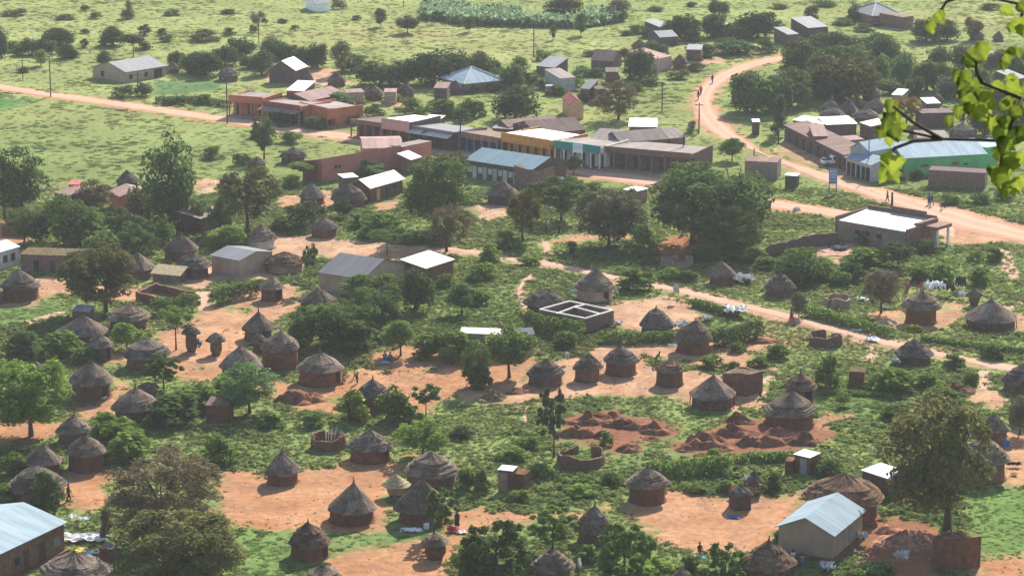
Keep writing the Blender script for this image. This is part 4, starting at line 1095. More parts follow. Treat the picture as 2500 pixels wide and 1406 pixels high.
house((1611,93),(1656,90),1.9,"far house with bright white roof in front of dark trees",None,D=6,rh=2.9,roof='gable',rm='tin_lgrey',wm='brick_dark',ov=.1)
house((1675,122),(1712,123),2.4,"dark shed with thin white roof beside the far lane",None,"shed","tin_shed",D=4,rh=2.9,roof='mono',rm='tin_lgrey',wm='brick_dark',ov=.1)
house((1601,146),(1641,138),2.6,"pinkish walled house beside the cube-shaped tree","pinkish walled house",D=7,rh=3.6,roof='mono',rm='tin_pink',wm='pink',ov=.1)
house((1611,68),(1636,62),1.9,"far small white roofed house left of the dark mango",None,D=4,rh=3.0,roof='mono',rm='tin_lgrey',wm='brick_dark',ov=.1)
house((1762,62),(1784,60),2.6,"far tiny white roofed house between two mangoes",None,D=4,rh=2.9,roof='mono',rm='tin_lgrey',wm='brick_dark',ov=.1)
house((1973,70),(2023,66),2.2,"far house with flat bright white roof above the grove","flat white roof",D=7,rh=3.6,roof='mono',rm='tin_lgrey',wm='brick_dark',ov=.1)
house((1923,86),(1951,84),2.4,"far small white roof beside the flat white one",None,D=6,rh=3.2,roof='mono',rm='tin_lgrey',wm='brick_dark',ov=.1)
house((2129,40),(2204,36),2.2,"far hip-roofed house with grey slopes and white ridge","far grey hip house",D=11,rh=4.4,roof='hip',rm='tin_lgrey',wm='brick',ov=.4)
house((2204,44),(2232,40),2.6,"red-brown wing of the far grey hip house",None,D=7,rh=2.9,roof='mono',rm='tin_brown',wm='brick',ov=.1)
house((771,12),(805,10),1.8,"far white-roofed house alone on the yellow plain","lone far white house",D=8,rh=3.6,roof='gable',rm='tin_lgrey',wm='white_paint',ov=.1)
house((1455,219),(1481,218),2.6,"small red-brown mud block behind the bare tree",None,"shed","tin_shed",D=4,rh=2.7,roof='mono',rm='tin_brown',wm='mud_red',ov=.1)
house((1479,177),(1511,177),2.6,"brown mud block beside the cube-shaped tree",None,"shed","tin_shed",D=5,rh=2.7,roof='mono',rm='tin_brown',wm='mud',ov=.1)
house((1837,299),(1856,299),2.3,"little dark hut on grass with a white lid",None,"shed","tin_shed",D=2.0,rh=2.5,roof='mono',rm='sheet_white',wm='brick_dark',ov=.1)
house((2415,135),(2436,133),2.4,"far white-roofed hut behind the hanging leaves",None,D=4,rh=3.4,roof='mono',rm='tin_lgrey',wm='brick_dark',ov=.1)
house((2480,195),(2510,190),2.4,"pale roofed house at the far right edge",None,D=5,rh=3.4,roof='mono',rm='tin_lgrey',wm='brick_dark',ov=.1)
house((2110,676),(2164,684),1.9,"brown brick hut with torn roof behind the purple-brown bare tree",None,D=3.5,rh=2.2,roof='mono',rm='thatch_dark',wm='mud_tan',ov=.15)
house((2072,908),(2112,910),1.9,"little brown mud box half buried in bushes","buried mud box","shed","mud_store",D=2,rh=2.0,roof='mono',rm='leaf_mid' if False else 'drygrass',wm='mud_red',ov=.05)
# roofless round walls
ring(802,1052,1076,1103,86,"roofless round mud wall with pale sticks leaning inside","stick-filled round wall",'mud_red',None,9)
ring(1418,1094,1122,1150,116,"wide roofless round wall overgrown with weeds inside","weed-filled round wall",'mud',(150,35))
ring(2015,807,826,849,80,"roofless round mud wall with a doorway gap beside the track","gapped round wall",'mud',(150,22))
ring(2045,724,734,757,66,"roofless curved brick wall with a narrow dark doorway","curved brick wall",'mud_tan',(-52,14))
ring(1652,626,640,657,80,"low roofless tan ring wall in the shade of the great tree","low tan ring wall",'mud_tan',(140,30))
# concrete tank, woven crib, mud store with washing, tray granary
def simple_round(name, cx, top, base, w, prof, m, label, cat, ref=None):
    pf = gp(cx, base); s = ppm(pf); r = w / 2 / s; Y = pf.y + r; X = ray(cx, base).x / ray(cx, base).y * Y
    h = zat(cx, top, Y)
    t = empty(name, (X, Y, 0))
    b = MB(); b.lathe([(r * a, h * z) for a, z in prof], 22, .01, random.Random(3)); b.build("body" if cat == "tank" else "store_wall", M[m], t)
    FOOT.append(('c', X, Y, r))
    tag(t, label, cat)
    if ref: landmark(ref, X, Y)
    return t, r, h
t, r, h = simple_round("water_tank", 1343, 208, 233, 24, [(1, 0), (1, .9)], 'concrete', "round grey concrete water tank beside the square grey house", "tank", "concrete tank")
b = MB(); b.lathe([(1.04 * r, h * .9), (1.04 * r, h * .97), (.01, h)], 22); b.build("lid", M['plaster_grey'], t)
t, r, h = simple_round("granary", 265, 1322, 1390, 36, [(.8, .0), (1.05, .25), (1.05, .6), (.8, .72), (.01, .73)], 'mud_red', "mud granary with basins drying on its flat wooden tray", "granary", "tray-topped granary")
b = MB(); b.lathe([(1.2 * r, h * .735), (1.2 * r, h * .79), (.01, h * .79)], 16); b.build("tray", M['wood'], t)
def thing_at(dx, dy, z, t): return t.matrix_world @ Vector((dx, dy, z)) if False else Vector((t.location.x + dx, t.location.y + dy, z))
def basin(loc, r, m, label):
    b = MB(); b.lathe([(r * .7, 0), (r, .16), (r * .95, .17), (r * .62, .03), (.01, .03)], 18); o = b.build("basin", M[m], None, loc, smooth=True)
    tag(o, label, "basin")
basin(thing_at(.28, -.3, h * .79, t), .42, 'cloth_white', "white basin on the tray of the mud granary")
basin(thing_at(-.35, -.25, h * .79, t), .36, 'cloth_pink', "pink basin on the tray of the mud granary")
b = MB(); b.lathe([(r * .8, h * .8), (r * .75, h * .9), (.05, h * 1.0)], 14, .03, random.Random(9)); b.build("roof", M['thatch'], t)
def crib():
    pf = gp(1839, 1213); s = ppm(pf); r = 24 / s; Y = pf.y + r; X = ray(1839, 1213).x / ray(1839, 1213).y * Y
    t = empty("woven_crib", (X, Y, 0)); b = MB()
    for k in range(18):
        a = 2 * math.pi * k / 18; b.tube([(r * .8 * math.sin(a), r * .8 * math.cos(a), .2), (r * 1.02 * math.sin(a), r * 1.02 * math.cos(a), 1.45)], [.03, .025], 4)
    for z, q in ((.35, .83), (.75, .9), (1.1, .96), (1.4, 1.01)):
        b.tube([(r * q * math.sin(a), r * q * math.cos(a), z) for a in np.linspace(0, 6.283, 21)], [.03] * 21, 4)
    b.build("lattice", M['wood'], t)
    b = MB(); b.lathe([(r * 1.1, 1.45), (r * .7, 1.75), (r * .3, 2.2), (.03, 2.45)], 18, .05, random.Random(4)); b.build("roof", M['thatch'], t)
    b = MB(); b.lathe([(r * .7, .2), (r * .85, 1.0), (.01, 1.05)], 14); b.build("grain", M['straw'], t)
    for k in range(5):
        a = 2 * math.pi * k / 5; q = MB(); q.tube([(r * .7 * math.sin(a), r * .7 * math.cos(a), 0), (r * .7 * math.sin(a), r * .7 * math.cos(a), .3)], [.06, .06], 5); q.build("leg", M['wood'], t)
    tag(t, "woven stick crib with a small thatch cap in the scrub", "crib"); landmark("woven crib", X, Y); FOOT.append(('c', X, Y, r))
crib()
def square_store():
    pf = gp(1806, 1246); s = ppm(pf); a = 22 / s; Y = pf.y + a; X = ray(1806, 1246).x / ray(1806, 1246).y * Y
    t = empty("mud_store", (X, Y, 0), .2)
    b = MB(); b.prism([(-a, -a, 0), (a, -a, 0), (a, a, 0), (-a, a, 0)], (0, 0, 1.55)); b.build("store_wall", M['mud_dark'], t)
    b = MB(); b.lathe([(a * 1.45, 1.45), (a * 1.1, 1.9), (.05, 2.45)], 16, .08, random.Random(8)); b.build("roof", M['thatch_dark'], t)
    tag(t, "small dark mud store hung with washing beside the woven crib", "store"); landmark("washing-hung store", X, Y); FOOT.append(('c', X, Y, a * 1.3))
square_store()

# ------------------------------------------------------------------ trees and shrubs
def leaf_quads(rng, P, Nrm, size, elong=1.7, droop=0.0):
    n = len(P)
    nr = Nrm + rng.normal(0, .45, (n, 3)); nr /= np.linalg.norm(nr, axis=1, keepdims=True) + 1e-9
    t = rng.normal(0, 1, (n, 3)); t[:, 2] -= droop
    t -= (t * nr).sum(1, keepdims=True) * nr; t /= np.linalg.norm(t, axis=1, keepdims=True) + 1e-9
    b = np.cross(nr, t)
    s = (size * (.65 + .7 * rng.random(n)))[:, None]
    V = np.stack([P - t * s * elong * .5, P + b * s * .5 + nr * s * .08, P + t * s * elong * .5, P - b * s * .5 + nr * s * .08], 1).reshape(-1, 3)
    return V, np.arange(4 * n).reshape(-1, 4)

CROWN = {}
def crown(kind, seed, n, leaf, blobs, br=(.16, .26), shape='dome', elong=1.7, shell=.55, droop=.0, up=.5):
    """leaf sprays spread through many clumps inside a unit crown (width 1, height 1)"""
    rng = np.random.default_rng(seed)
    C = []
    while len(C) < blobs:
        p = rng.uniform(-1, 1, 3)
        if shape == 'dome':      # rounded top, flattish underside
            q = np.array([p[0], p[1], p[2]])
            if np.linalg.norm(q) > 1 or np.linalg.norm(q) < .35 or p[2] < -.55: continue
        elif shape == 'ball':
            if not .3 < np.linalg.norm(p) < 1: continue
        elif shape == 'cone':
            if math.hypot(p[0], p[1]) > (1 - p[2]) * .5 + .12: continue
        elif shape == 'flat':
            if math.hypot(p[0], p[1]) > 1 or abs(p[2]) > .55: continue
        elif shape == 'mound':
            p[2] = abs(p[2]) * 2 - 1
            if math.hypot(p[0], p[1]) ** 2 + ((p[2] + 1) / 2) ** 2 > 1: continue
        elif shape == 'loose':
            if np.linalg.norm(p * [1, 1, .95]) > 1: continue
        C.append(p)
    C = np.array(C); rad = rng.uniform(*br, len(C)) * 2
    w = rad ** 2; idx = rng.choice(len(C), n, p=w / w.sum())
    d = rng.normal(0, 1, (n, 3)); d[:, 2] += up * .6; d /= np.linalg.norm(d, axis=1, keepdims=True)
    rr = shell + (1 - shell) * rng.random(n) ** .5
    P = C[idx] * (1 - rad[idx] * .5)[:, None] + d * (rad[idx] * rr)[:, None]
    nr = d * .8 + np.array([0, 0, up])
    V, Q = leaf_quads(rng, P, nr, leaf * 2, elong, droop)
    V = V * .5; V[:, 2] += .5
    lo, hi = V[:, 2].min(), V[:, 2].max()
    V[:, 2] = (V[:, 2] - np.quantile(V[:, 2], .004)) / (hi - lo)
    v = np.repeat(np.clip(.5 * rng.random(n) + .5 * rng.random(len(C))[idx], 0, 1), 4)
    CROWN.setdefault(kind, []).append(np_mesh("crown", V, Q, {"v": v}))

for i in range(3): crown('mango', 10 + i, 3600, .042, 46, (.13, .21), 'dome')
for i in range(2): crown('round', 20 + i, 3200, .052, 44, (.14, .2), 'ball', shell=.4)
for i in range(3): crown('irreg', 30 + i, 4200, .034, 60, (.07, .15), 'loose', shell=.3)
for i in range(2): crown('big', 40 + i, 13000, .024, 110, (.06, .12), 'loose', shell=.35)
for i in range(2): crown('feather', 50 + i, 9500, .017, 150, (.04, .11), 'loose', 2.6, .1)
for i in range(2): crown('rosette', 60 + i, 2600, .05, 70, (.045, .075), 'loose', 2.0, .2, up=.8)
for i in range(2): crown('tall', 70 + i, 4200, .034, 60, (.08, .16), 'cone', shell=.4)
crown('slim', 75, 1500, .06, 26, (.14, .24), 'loose', shell=.4)
crown('flat', 80, 3200, .032, 50, (.08, .14), 'flat', shell=.3)
for i in range(4): crown('bush', 90 + i, 1100, .062, 22, (.12, .24), 'mound', shell=.4)
for i in range(3): crown('leafy', 100 + i, 900, .085, 20, (.14, .24), 'mound', 1.9, .3)
crown('twig', 110, 5200, .015, 140, (.03, .12), 'loose', 5.0, .05)
crown('palm', 120, 420, .16, 14, (.2, .34), 'ball', 3.4, .3, 1.2)
crown('papaya', 125, 620, .085, 26, (.09, .13), 'ball', 2.0, .35, .9)

TRUNK = {}
def trunk(kind, seed, r0, limbs, split, spread, n=1):
    rng = random.Random(seed)
    b = MB()
    lx, ly = rng.uniform(-.03, .03), rng.uniform(-.03, .03)
    top = split
    b.tube([(0, 0, -.01), (lx * .3, ly * .3, split * .35), (lx, ly, split * .75), (lx * 1.3, ly * 1.3, split)], [r0 * 1.5, r0, r0 * .85, r0 * .75], 8)
    for k in range(limbs):
        a = 2 * math.pi * (k + rng.random() * .6) / limbs
        s = spread * rng.uniform(.6, 1)
        z1 = rng.uniform(.62, .92)
        m = (lx + .45 * s * math.cos(a), ly + .45 * s * math.sin(a), split + (z1 - split) * .45)
        e = (lx + s * math.cos(a), ly + s * math.sin(a), z1)
        b.tube([(lx, ly, split * .92), m, e], [r0 * .6, r0 * .42, r0 * .12], 6)
        for j in range(2):
            a2 = a + rng.uniform(-.9, .9)
            b.tube([m, (m[0] + .3 * s * math.cos(a2), m[1] + .3 * s * math.sin(a2), min(.95, m[2] + rng.uniform(.1, .25)))], [r0 * .3, r0 * .08], 5)
    me = bpy.data.meshes.new("trunk"); me.from_pydata(b.v, [], b.f); me.materials.append(M['bark'])
    me.polygons.foreach_set("use_smooth", [True] * len(me.polygons))
    TRUNK.setdefault(kind, []).append(me)
for i in range(2): trunk('std', 5 + i, .027, 5, .38, .3)
trunk('stout', 8, .05, 6, .3, .33); trunk('thin', 9, .022, 4, .5, .25); trunk('stem', 10, .018, 2, .75, .1)

KIND = dict(  # crown kind, crown bottom (fraction of height), trunk kind, words
    mango=('mango', .05, 'stout', "dome-crowned tree"), round=('round', .26, 'std', "ball-crowned tree"), irreg=('irreg', .22, 'std', "uneven-crowned tree"),
    big=('big', .18, 'std', "broad spreading tree"), feather=('feather', .14, 'std', "feathery thin-leaved tree"), rosette=('rosette', .28, 'thin', "tuft-leaved tree"),
    rosebush=('rosette', .02, 'thin', "tuft-leaved shrubby tree"), tall=('tall', .0, 'thin', "tall conical tree"), slim=('slim', .15, 'thin', "slender upright tree"), flat=('flat', .62, 'thin', "flat-topped umbrella tree"),
    bush=('bush', 0, None, "bush"), leafy=('leafy', 0, None, "leafy shrub"), twig=('twig', .2, 'std', "bare twiggy tree"), palm=('palm', .55, 'stem', "small palm-like tree"), papaya=('papaya', .45, 'stem', "papaya-like tree"))
CWORD = dict(dark="dark green", deep="deep green", olive="olive green", mid="mid-green", bright="bright green", blue="blue-green", brown="brownish", autumn="orange-tinged", lime="yellow-green", tips="orange-tipped", grey="grey-green")

PN = [0]
def plant(kind, cx, top, base, w, col, tx=None, label=None, ref=None):
    PN[0] += 1
    rng = random.Random(3000 + PN[0])
    ck, cb, tk, words = KIND[kind]
    bx = cx if tx is None else tx
    p = gp(bx, base); s = ppm(p)
    Wd = w / s
    if tk is None:
        p = p + Vector((p.x, p.y, 0)).normalized() * Wd * .3
    H = max(.5, zat(cx, top, p.y))
    me = CROWN[ck][PN[0] % len(CROWN[ck])]
    m = M['leaf_' + col]
    rz = rng.uniform(0, 6.28)
    if tk is None:
        o = obj("shrub", me, None, m, p)
        o.scale = (Wd, Wd * rng.uniform(.8, 1.1), H); o.rotation_euler = (0, 0, rz)
        top_o = o
        cat, grp = "shrub", "shrubs around the village"
    else:
        top_o = empty("tree" if kind not in ('papaya', 'palm') else "palm_tree", p)
        c = obj("crown", me, top_o, m, ((cx - bx) / s, 0, H * cb))
        c.scale = (Wd, Wd * rng.uniform(.85, 1.1), H * (1 - cb)); c.rotation_euler = (0, 0, rz)
        k = obj("trunk", TRUNK[tk][PN[0] % len(TRUNK[tk])], top_o)
        rw = min(Wd, H * .9)
        k.scale = (rw, rw, H); k.rotation_euler = (0, 0, rz * 2)
        cat, grp = "tree", "trees around the village"
    top_o["category"] = cat; top_o["group"] = grp
    size = ("low" if H < 1.3 else "") if tk is None else ("small" if H < 4 else ("very tall" if H > 11 else ""))
    if label: top_o["label"] = label
    else: pend(top_o, " ".join((size + " " + CWORD[col] + " " + words).split()), p.x, p.y)
    if ref: landmark(ref, p.x, p.y)

PL = """
bush 35 22 41 76 olive|bush 208 9 28 26 olive|bush 233 28 47 36 olive|tall 313 -6 46 40 olive|mango 276 60 111 68 deep|palm 326 80 141 56 olive|bush 352 57 88 40 dark|bush 396 68 88 38 dark
bush 500 72 104 82 olive|bush 207 68 83 28 olive|mango 145 65 111 92 dark|mango 78 86 134 56 deep|bush 118 92 136 52 dark|mango 162 105 143 54 dark|bush 205 92 117 26 dark|mango 4 56 141 40 dark
mango 255 121 159 42 dark|slim 100 118 162 38 lime|bush 50 114 138 42 olive|mango 432 121 166 46 deep|mango 500 116 183 100 dark|mango 585 87 139 78 dark|mango 640 118 184 68 dark|mango 667 82 141 74 deep
mango 775 98 166 64 dark|slim 835 92 182 56 olive|mango 606 134 168 44 dark|flat 632 28 106 48 grey|mango 858 128 174 74 deep|mango 928 143 209 122 dark|mango 1062 114 206 146 dark|mango 1172 119 192 90 dark|bush 1240 178 212 44 deep
round 995 36 82 60 grey|slim 1145 38 79 34 deep|slim 930 16 66 34 olive|bush 828 -4 24 46 grey|mango 1375 -12 30 104 dark|slim 1418 26 87 38 deep|slim 1510 -6 48 60 grey|slim 1350 58 98 20 olive|bush 1530 72 88 38 deep
mango 1672 28 97 80 dark|mango 1742 28 92 60 dark|mango 1755 -6 38 62 dark|mango 1850 20 92 112 dark|mango 1563 112 193 72 dark|round 1525 116 147 36 deep|bush 1420 160 190 52 blue|bush 1322 188 219 38 deep|mango 1248 148 216 64 deep
bush 1690 293 326 34 deep|round 1787 334 393 70 mid|mango 1840 160 277 120 deep|mango 1950 92 164 100 dark|mango 2040 72 152 150 deep|mango 2005 160 236 124 dark|mango 1822 165 272 104 deep|mango 2140 76 136 108 dark
slim 2150 102 142 44 blue|mango 2150 122 206 52 mid|bush 2165 188 232 66 deep|tall 2085 -6 52 42 grey|mango 2262 38 102 96 dark|mango 2312 44 98 62 dark|irreg 2375 38 98 64 brown
mango 2292 108 162 64 deep|mango 2302 148 222 74 deep|bush 2230 184 238 64 deep|bush 2010 -4 18 64 deep|mango 2440 116 182 96 olive|slim 1980 12 54 44 olive|slim 1900 222 332 44 dark
irreg 55 343 540 170 deep|irreg 12 380 536 110 dark|irreg 605 398 562 176 olive|irreg 645 272 388 68 dark|irreg 235 433 528 100 brown
bush 110 508 596 92 dark|leafy 175 498 604 104 mid|leafy 215 500 590 84 mid|irreg 300 505 606 110 deep|bush 250 556 644 120 mid|bush 360 536 624 70 dark|bush 135 478 544 80 deep|bush 396 520 600 70 deep|bush 460 526 576 76 dark|bush 330 470 560 70 brown
bush 735 486 562 110 deep|round 838 486 532 48 dark|bush 900 508 548 64 mid|leafy 930 516 584 116 mid|bush 906 394 432 82 blue|palm 740 394 446 64 mid|irreg 1120 362 452 64 deep|bush 690 540 570 70 mid|bush 780 496 530 44 dark
papaya 757 590 706 44 deep|leafy 690 520 572 90 deep|irreg 905 662 765 180 mid|mango 1015 646 756 98 dark|irreg 820 726 845 220 deep|irreg 758 738 838 130 mid|irreg 885 696 802 140 deep|irreg 930 700 812 120 deep|leafy 850 790 858 170 mid|leafy 730 792 850 90 mid
leafy 1060 798 880 120 mid|leafy 1120 800 888 110 mid|irreg 1160 826 952 92 deep|round 1127 688 768 82 blue|bush 1090 666 706 70 mid|leafy 1180 640 690 90 bright|leafy 1165 700 748 80 mid
irreg 1370 428 538 144 deep|bush 1562 544 628 92 blue|round 1400 376 428 52 grey|bush 1480 348 392 46 olive|bush 1536 358 398 44 olive|slim 1395 584 626 26 deep|leafy 1548 652 712 84 mid|bush 1640 648 684 80 mid
leafy 1825 588 642 112 mid|mango 1948 606 690 136 deep|leafy 2020 636 684 56 mid|leafy 2112 598 658 132 mid|irreg 2192 586 652 96 deep|bush 2262 582 622 74 deep|bush 2380 608 640 50 mid|leafy 1870 624 660 80 mid
slim 1950 708 774 44 grey|palm 2232 792 838 44 lime|leafy 2020 858 952 74 mid|bush 2096 886 914 58 mid|leafy 2170 888 962 134 mid|leafy 2260 906 950 90 mid|round 310 784 852 76 bright|flat 430 748 854 88 mid
leafy 60 806 876 120 deep|leafy 150 806 886 124 mid|leafy 212 838 892 84 mid|rosette 400 862 952 112 mid|irreg 610 876 1010 156 blue|leafy 480 928 1014 150 mid|leafy 560 900 986 140 mid|leafy 430 958 1046 164 deep|leafy 300 1012 1084 124 bright
leafy 530 1056 1142 114 mid|leafy 115 1136 1252 94 deep|leafy 40 1096 1164 96 mid|leafy 8 1176 1234 70 mid|leafy 232 1078 1146 80 mid|leafy 310 1040 1132 130 mid|leafy 260 1000 1060 90 mid
leafy 860 944 1034 80 lime|leafy 965 928 1036 108 mid|leafy 1006 985 1036 60 mid|irreg 1032 1018 1114 152 bright|leafy 1165 860 950 80 deep|leafy 660 1000 1048 90 mid|leafy 760 1000 1046 80 mid
rosebush 1210 1256 1424 196 deep|leafy 1160 1300 1424 130 mid|rosette 1350 1234 1352 132 mid|rosebush 1525 1256 1424 170 mid|leafy 1440 1325 1376 56 mid|rosebush 1770 1316 1424 110 mid|leafy 1600 1366 1424 150 bright|leafy 1690 1350 1424 90 mid
bush 2030 1108 1168 104 deep|leafy 2150 1362 1430 110 blue|leafy 2096 1386 1440 80 mid|bush 1985 1092 1140 60 deep|irreg 2490 962 1060 70 grey|leafy 2300 940 990 110 mid|leafy 2190 985 1030 100 mid
irreg 2060 955 990 50 mid|leafy 1740 1092 1150 60 mid|leafy 1905 1290 1330 40 mid|bush 1180 330 356 40 mid|bush 1045 318 366 44 olive|leafy 840 240 292 90 deep|bush 910 250 300 70 deep|bush 1000 236 282 90 mid|leafy 1080 240 290 100 mid
leafy 1150 232 288 80 deep|palm 830 222 276 50 blue|bush 700 268 310 90 deep|bush 770 280 318 70 deep|bush 640 300 340 60 deep|bush 715 318 352 70 mid|bush 1130 262 300 50 deep|bush 300 205 240 60 deep|bush 350 195 238 50 dark
leafy 430 232 258 70 deep|bush 500 228 256 60 mid|bush 1590 160 190 40 olive|bush 1500 196 214 30 deep|bush 2370 205 250 60 deep|bush 2210 150 196 60 deep|bush 2420 230 290 80 mid|irreg 2350 240 310 60 olive|bush 1890 300 330 30 dark
bush 520 355 390 60 mid|bush 590 372 404 50 deep|leafy 660 430 478 60 mid|bush 1750 588 640 60 mid|leafy 1240 560 612 70 mid|leafy 1200 590 640 70 bright|leafy 1290 620 650 60 bright|leafy 1580 660 690 50 mid|leafy 2300 640 690 70 bright
leafy 2250 640 690 80 mid|leafy 2390 650 700 70 mid|leafy 2080 640 690 70 deep|leafy 1380 800 850 70 mid|leafy 1480 1050 1090 40 mid|leafy 1130 1040 1072 70 dark|leafy 1290 1060 1100 70 bright|leafy 1250 1090 1130 80 mid
leafy 1320 1130 1170 70 bright|leafy 1270 1190 1230 70 mid|leafy 1420 1180 1216 70 bright|leafy 1490 1150 1190 60 mid|leafy 1700 1180 1206 60 mid|leafy 1890 1150 1200 50 mid|leafy 1770 1170 1204 50 mid|leafy 1140 1130 1200 60 mid|leafy 1175 1140 1206 50 deep
leafy 1790 880 920 50 mid|leafy 1740 860 900 70 mid|leafy 1850 870 900 60 mid|leafy 1900 840 880 60 mid|leafy 1800 830 862 50 mid|leafy 2330 860 900 60 mid|leafy 2420 840 880 60 mid|leafy 2370 900 940 50 mid
mango 2045 122 244 196 olive|mango 1930 156 262 110 deep|mango 2062 92 205 196 dark|mango 1955 92 182 116 deep|mango 2150 82 176 116 dark|mango 1900 168 275 70 deep
mango 2205 118 206 80 blue|mango 2262 140 222 80 deep|mango 2330 170 238 90 grey|mango 2390 150 250 90 deep|mango 2440 190 280 100 grey|mango 2480 110 200 90 deep|mango 2350 100 172 80 grey|mango 2480 230 320 90 deep|mango 2405 250 330 80 olive
bush 1600 100 140 80 deep|bush 1720 100 142 96 deep|bush 1800 96 138 116 blue|bush 1866 92 132 70 deep|bush 1560 58 84 60 deep|bush 1590 66 96 50 dark|bush 1770 90 118 80 dark|bush 1690 66 104 60 deep|mango 1640 40 98 60 dark|mango 1800 52 98 70 dark
bush 1400 186 222 70 deep|bush 1360 205 236 60 deep|bush 1300 176 212 50 deep|bush 1460 162 190 70 deep|bush 1540 160 196 60 deep|bush 1590 190 212 70 olive|bush 1655 170 196 60 olive|bush 1700 148 176 60 olive|bush 1330 150 182 34 deep|bush 1275 165 205 40 dark
bush 1420 228 252 40 deep|bush 1475 225 250 50 olive|bush 1270 135 170 50 mid|bush 1210 145 180 44 deep|bush 1330 120 150 60 mid|bush 1450 120 140 50 mid|bush 1550 200 226 50 olive|mango 700 104 146 70 dark|mango 740 110 168 60 dark|mango 990 132 206 80 dark|mango 1120 116 200 80 dark|mango 550 108 160 70 dark|mango 470 120 178 70 deep
bush 30 95 128 60 deep|bush 175 122 142 50 deep|bush 350 100 124 50 dark|bush 405 84 104 40 deep|bush 60 160 178 40 olive|bush 250 96 112 30 deep|bush 560 66 88 40 deep|bush 620 60 80 30 deep|bush 690 44 58 30 deep|bush 720 60 74 26 olive|bush 160 34 50 50 olive|bush 420 24 40 50 deep|bush 560 20 36 50 olive|bush 870 36 50 30 olive|bush 1080 8 22 40 deep
bush 1240 18 40 40 deep|bush 1600 14 30 50 olive|bush 1690 4 18 40 deep|bush 1900 50 66 40 deep|bush 2060 44 64 60 deep|bush 2240 60 84 40 deep|bush 2420 6 26 60 olive|bush 1900 8 24 60 olive|bush 2110 58 80 60 deep
leafy 2110 560 600 50 mid|leafy 1990 650 690 60 deep|leafy 2050 655 700 70 mid|leafy 2140 650 700 60 mid|leafy 1700 600 640 60 mid|leafy 1680 655 690 60 mid|leafy 2430 600 640 60 mid|bush 2200 420 446 40 deep|bush 2240 408 440 40 dark|bush 2390 470 500 60 deep|bush 2450 450 490 60 deep|bush 2320 470 500 50 mid
leafy 1150 830 880 90 mid|leafy 1200 824 872 80 mid|bush 1418 1112 1136 84 mid|bush 1150 200 228 60 deep|bush 1205 198 226 60 deep|irreg 180 465 604 140 deep|irreg 330 545 640 110 deep|irreg 60 500 590 90 deep|leafy 90 590 640 80 mid|leafy 300 600 650 90 mid|irreg 540 470 580 80 deep|irreg 480 480 560 60 deep
bush 1635 96 112 60 deep|bush 1694 128 150 50 deep|bush 1625 140 160 60 deep|bush 1475 148 164 60 deep|bush 1330 164 182 60 mid|bush 1385 196 216 56 deep|bush 2000 72 90 70 deep|bush 1940 86 100 50 deep|bush 1625 70 84 44 deep|bush 2150 50 66 60 olive|bush 1495 178 196 50 deep|bush 730 172 200 60 mid|bush 1085 214 236 70 deep|bush 960 226 250 60 mid|bush 870 228 256 70 mid|leafy 880 520 560 60 mid|bush 715 420 460 60 deep|bush 1080 560 600 70 mid|leafy 1010 560 600 60 mid|bush 1310 440 480 60 deep|bush 1400 430 470 70 deep|bush 1445 440 480 60 deep
"""
for ln in PL.strip().splitlines():
    for q in ln.split("|"):
        a = q.split()
        plant(a[0], *[float(x) for x in a[1:5]], a[5])
# individual trees with a place and a name of their own
plant('mango', 1262, 203, 290, 128, 'dark', 1259, "dark umbrella-shaped tree on a bare trunk behind the orange shop", "dark umbrella tree")
plant('feather', 1500, 190, 294, 132, 'brown', 1510, "half-bare brownish tree on bright grass beside the far shops", "half-bare brown tree")
plant('irreg', 2213, 233, 304, 80, 'autumn', None, "rust-orange tree in front of the purple-brown brick block", "rust-orange tree")
plant('tall', 415, 296, 544, 196, 'deep', None, "tallest dark conical tree at the edge of the left field", "tallest conical tree")
plant('big', 245, 585, 762, 210, 'olive', 258, "broad olive tree with bare trunk above the crumbling red house", "broad olive tree")
plant('round', 560, 546, 608, 104, 'bright', None, "soft bright green round tree behind the light grey roof", "soft bright round tree")
plant('flat', 955, 560, 622, 116, 'deep', 945, "low dark flat-spreading tree in the pale yard", "low flat-spreading tree")
plant('big', 1062, 364, 562, 206, 'deep', None, "huge rounded dark olive tree beside the dull blue roofed block", "huge olive tree")
plant('twig', 1098, 492, 614, 136, 'brown', 1090, "bare reddish-brown twiggy tree in front of the huge olive tree", "bare reddish tree")
plant('round', 970, 776, 868, 84, 'mid', 978, "neat green ball-crowned tree shading people in the orange yard", "neat ball tree")
plant('round', 1245, 788, 922, 132, 'mid', 1243, "spreading green ball-crowned tree in front of the tan-walled shed", "spreading ball tree")
plant('irreg', 1282, 456, 590, 104, 'tips', 1276, "dark tree with orange and yellow tips beside the shaded clearing", "orange-tipped tree")
plant('big', 1488, 446, 602, 200, 'grey', 1487, "grey-green spreading tree on a thick trunk in the shaded clearing", "grey spreading tree")
plant('mango', 1800, 392, 560, 170, 'deep', 1790)
plant('big', 1715, 386, 596, 284, 'deep', 1690, "largest dark tree towering over the shaded clearing", "largest dark tree")
plant('feather', 1780, 498, 634, 160, 'deep', 1768, "layered acacia-like tree leaning out of the largest dark tree", "layered acacia")
plant('twig', 2150, 650, 764, 94, 'brown', 2151, "purple-brown bare tree on a straight trunk beside the ribbed hut yard", "purple-brown bare tree")
plant('big', 60, 862, 1064, 268, 'bright', 76, "light green tree with leaning dark trunk at the left edge", "light green leaning tree")
plant('feather', 392, 1085, 1320, 305, 'brown', 400, "big dry grey-brown feathery tree beside the orange yard", "big dry feathery tree")
plant('big', 440, 1236, 1470, 330, 'olive', 440, "big olive bushy tree at the bottom edge below the dry tree", "big bottom olive tree")
plant('rosette', 1348, 938, 1116, 84, 'grey', 1352, "slender tuft-leaved tree on a tall bent trunk beside the round wall", "slender tufted tree")
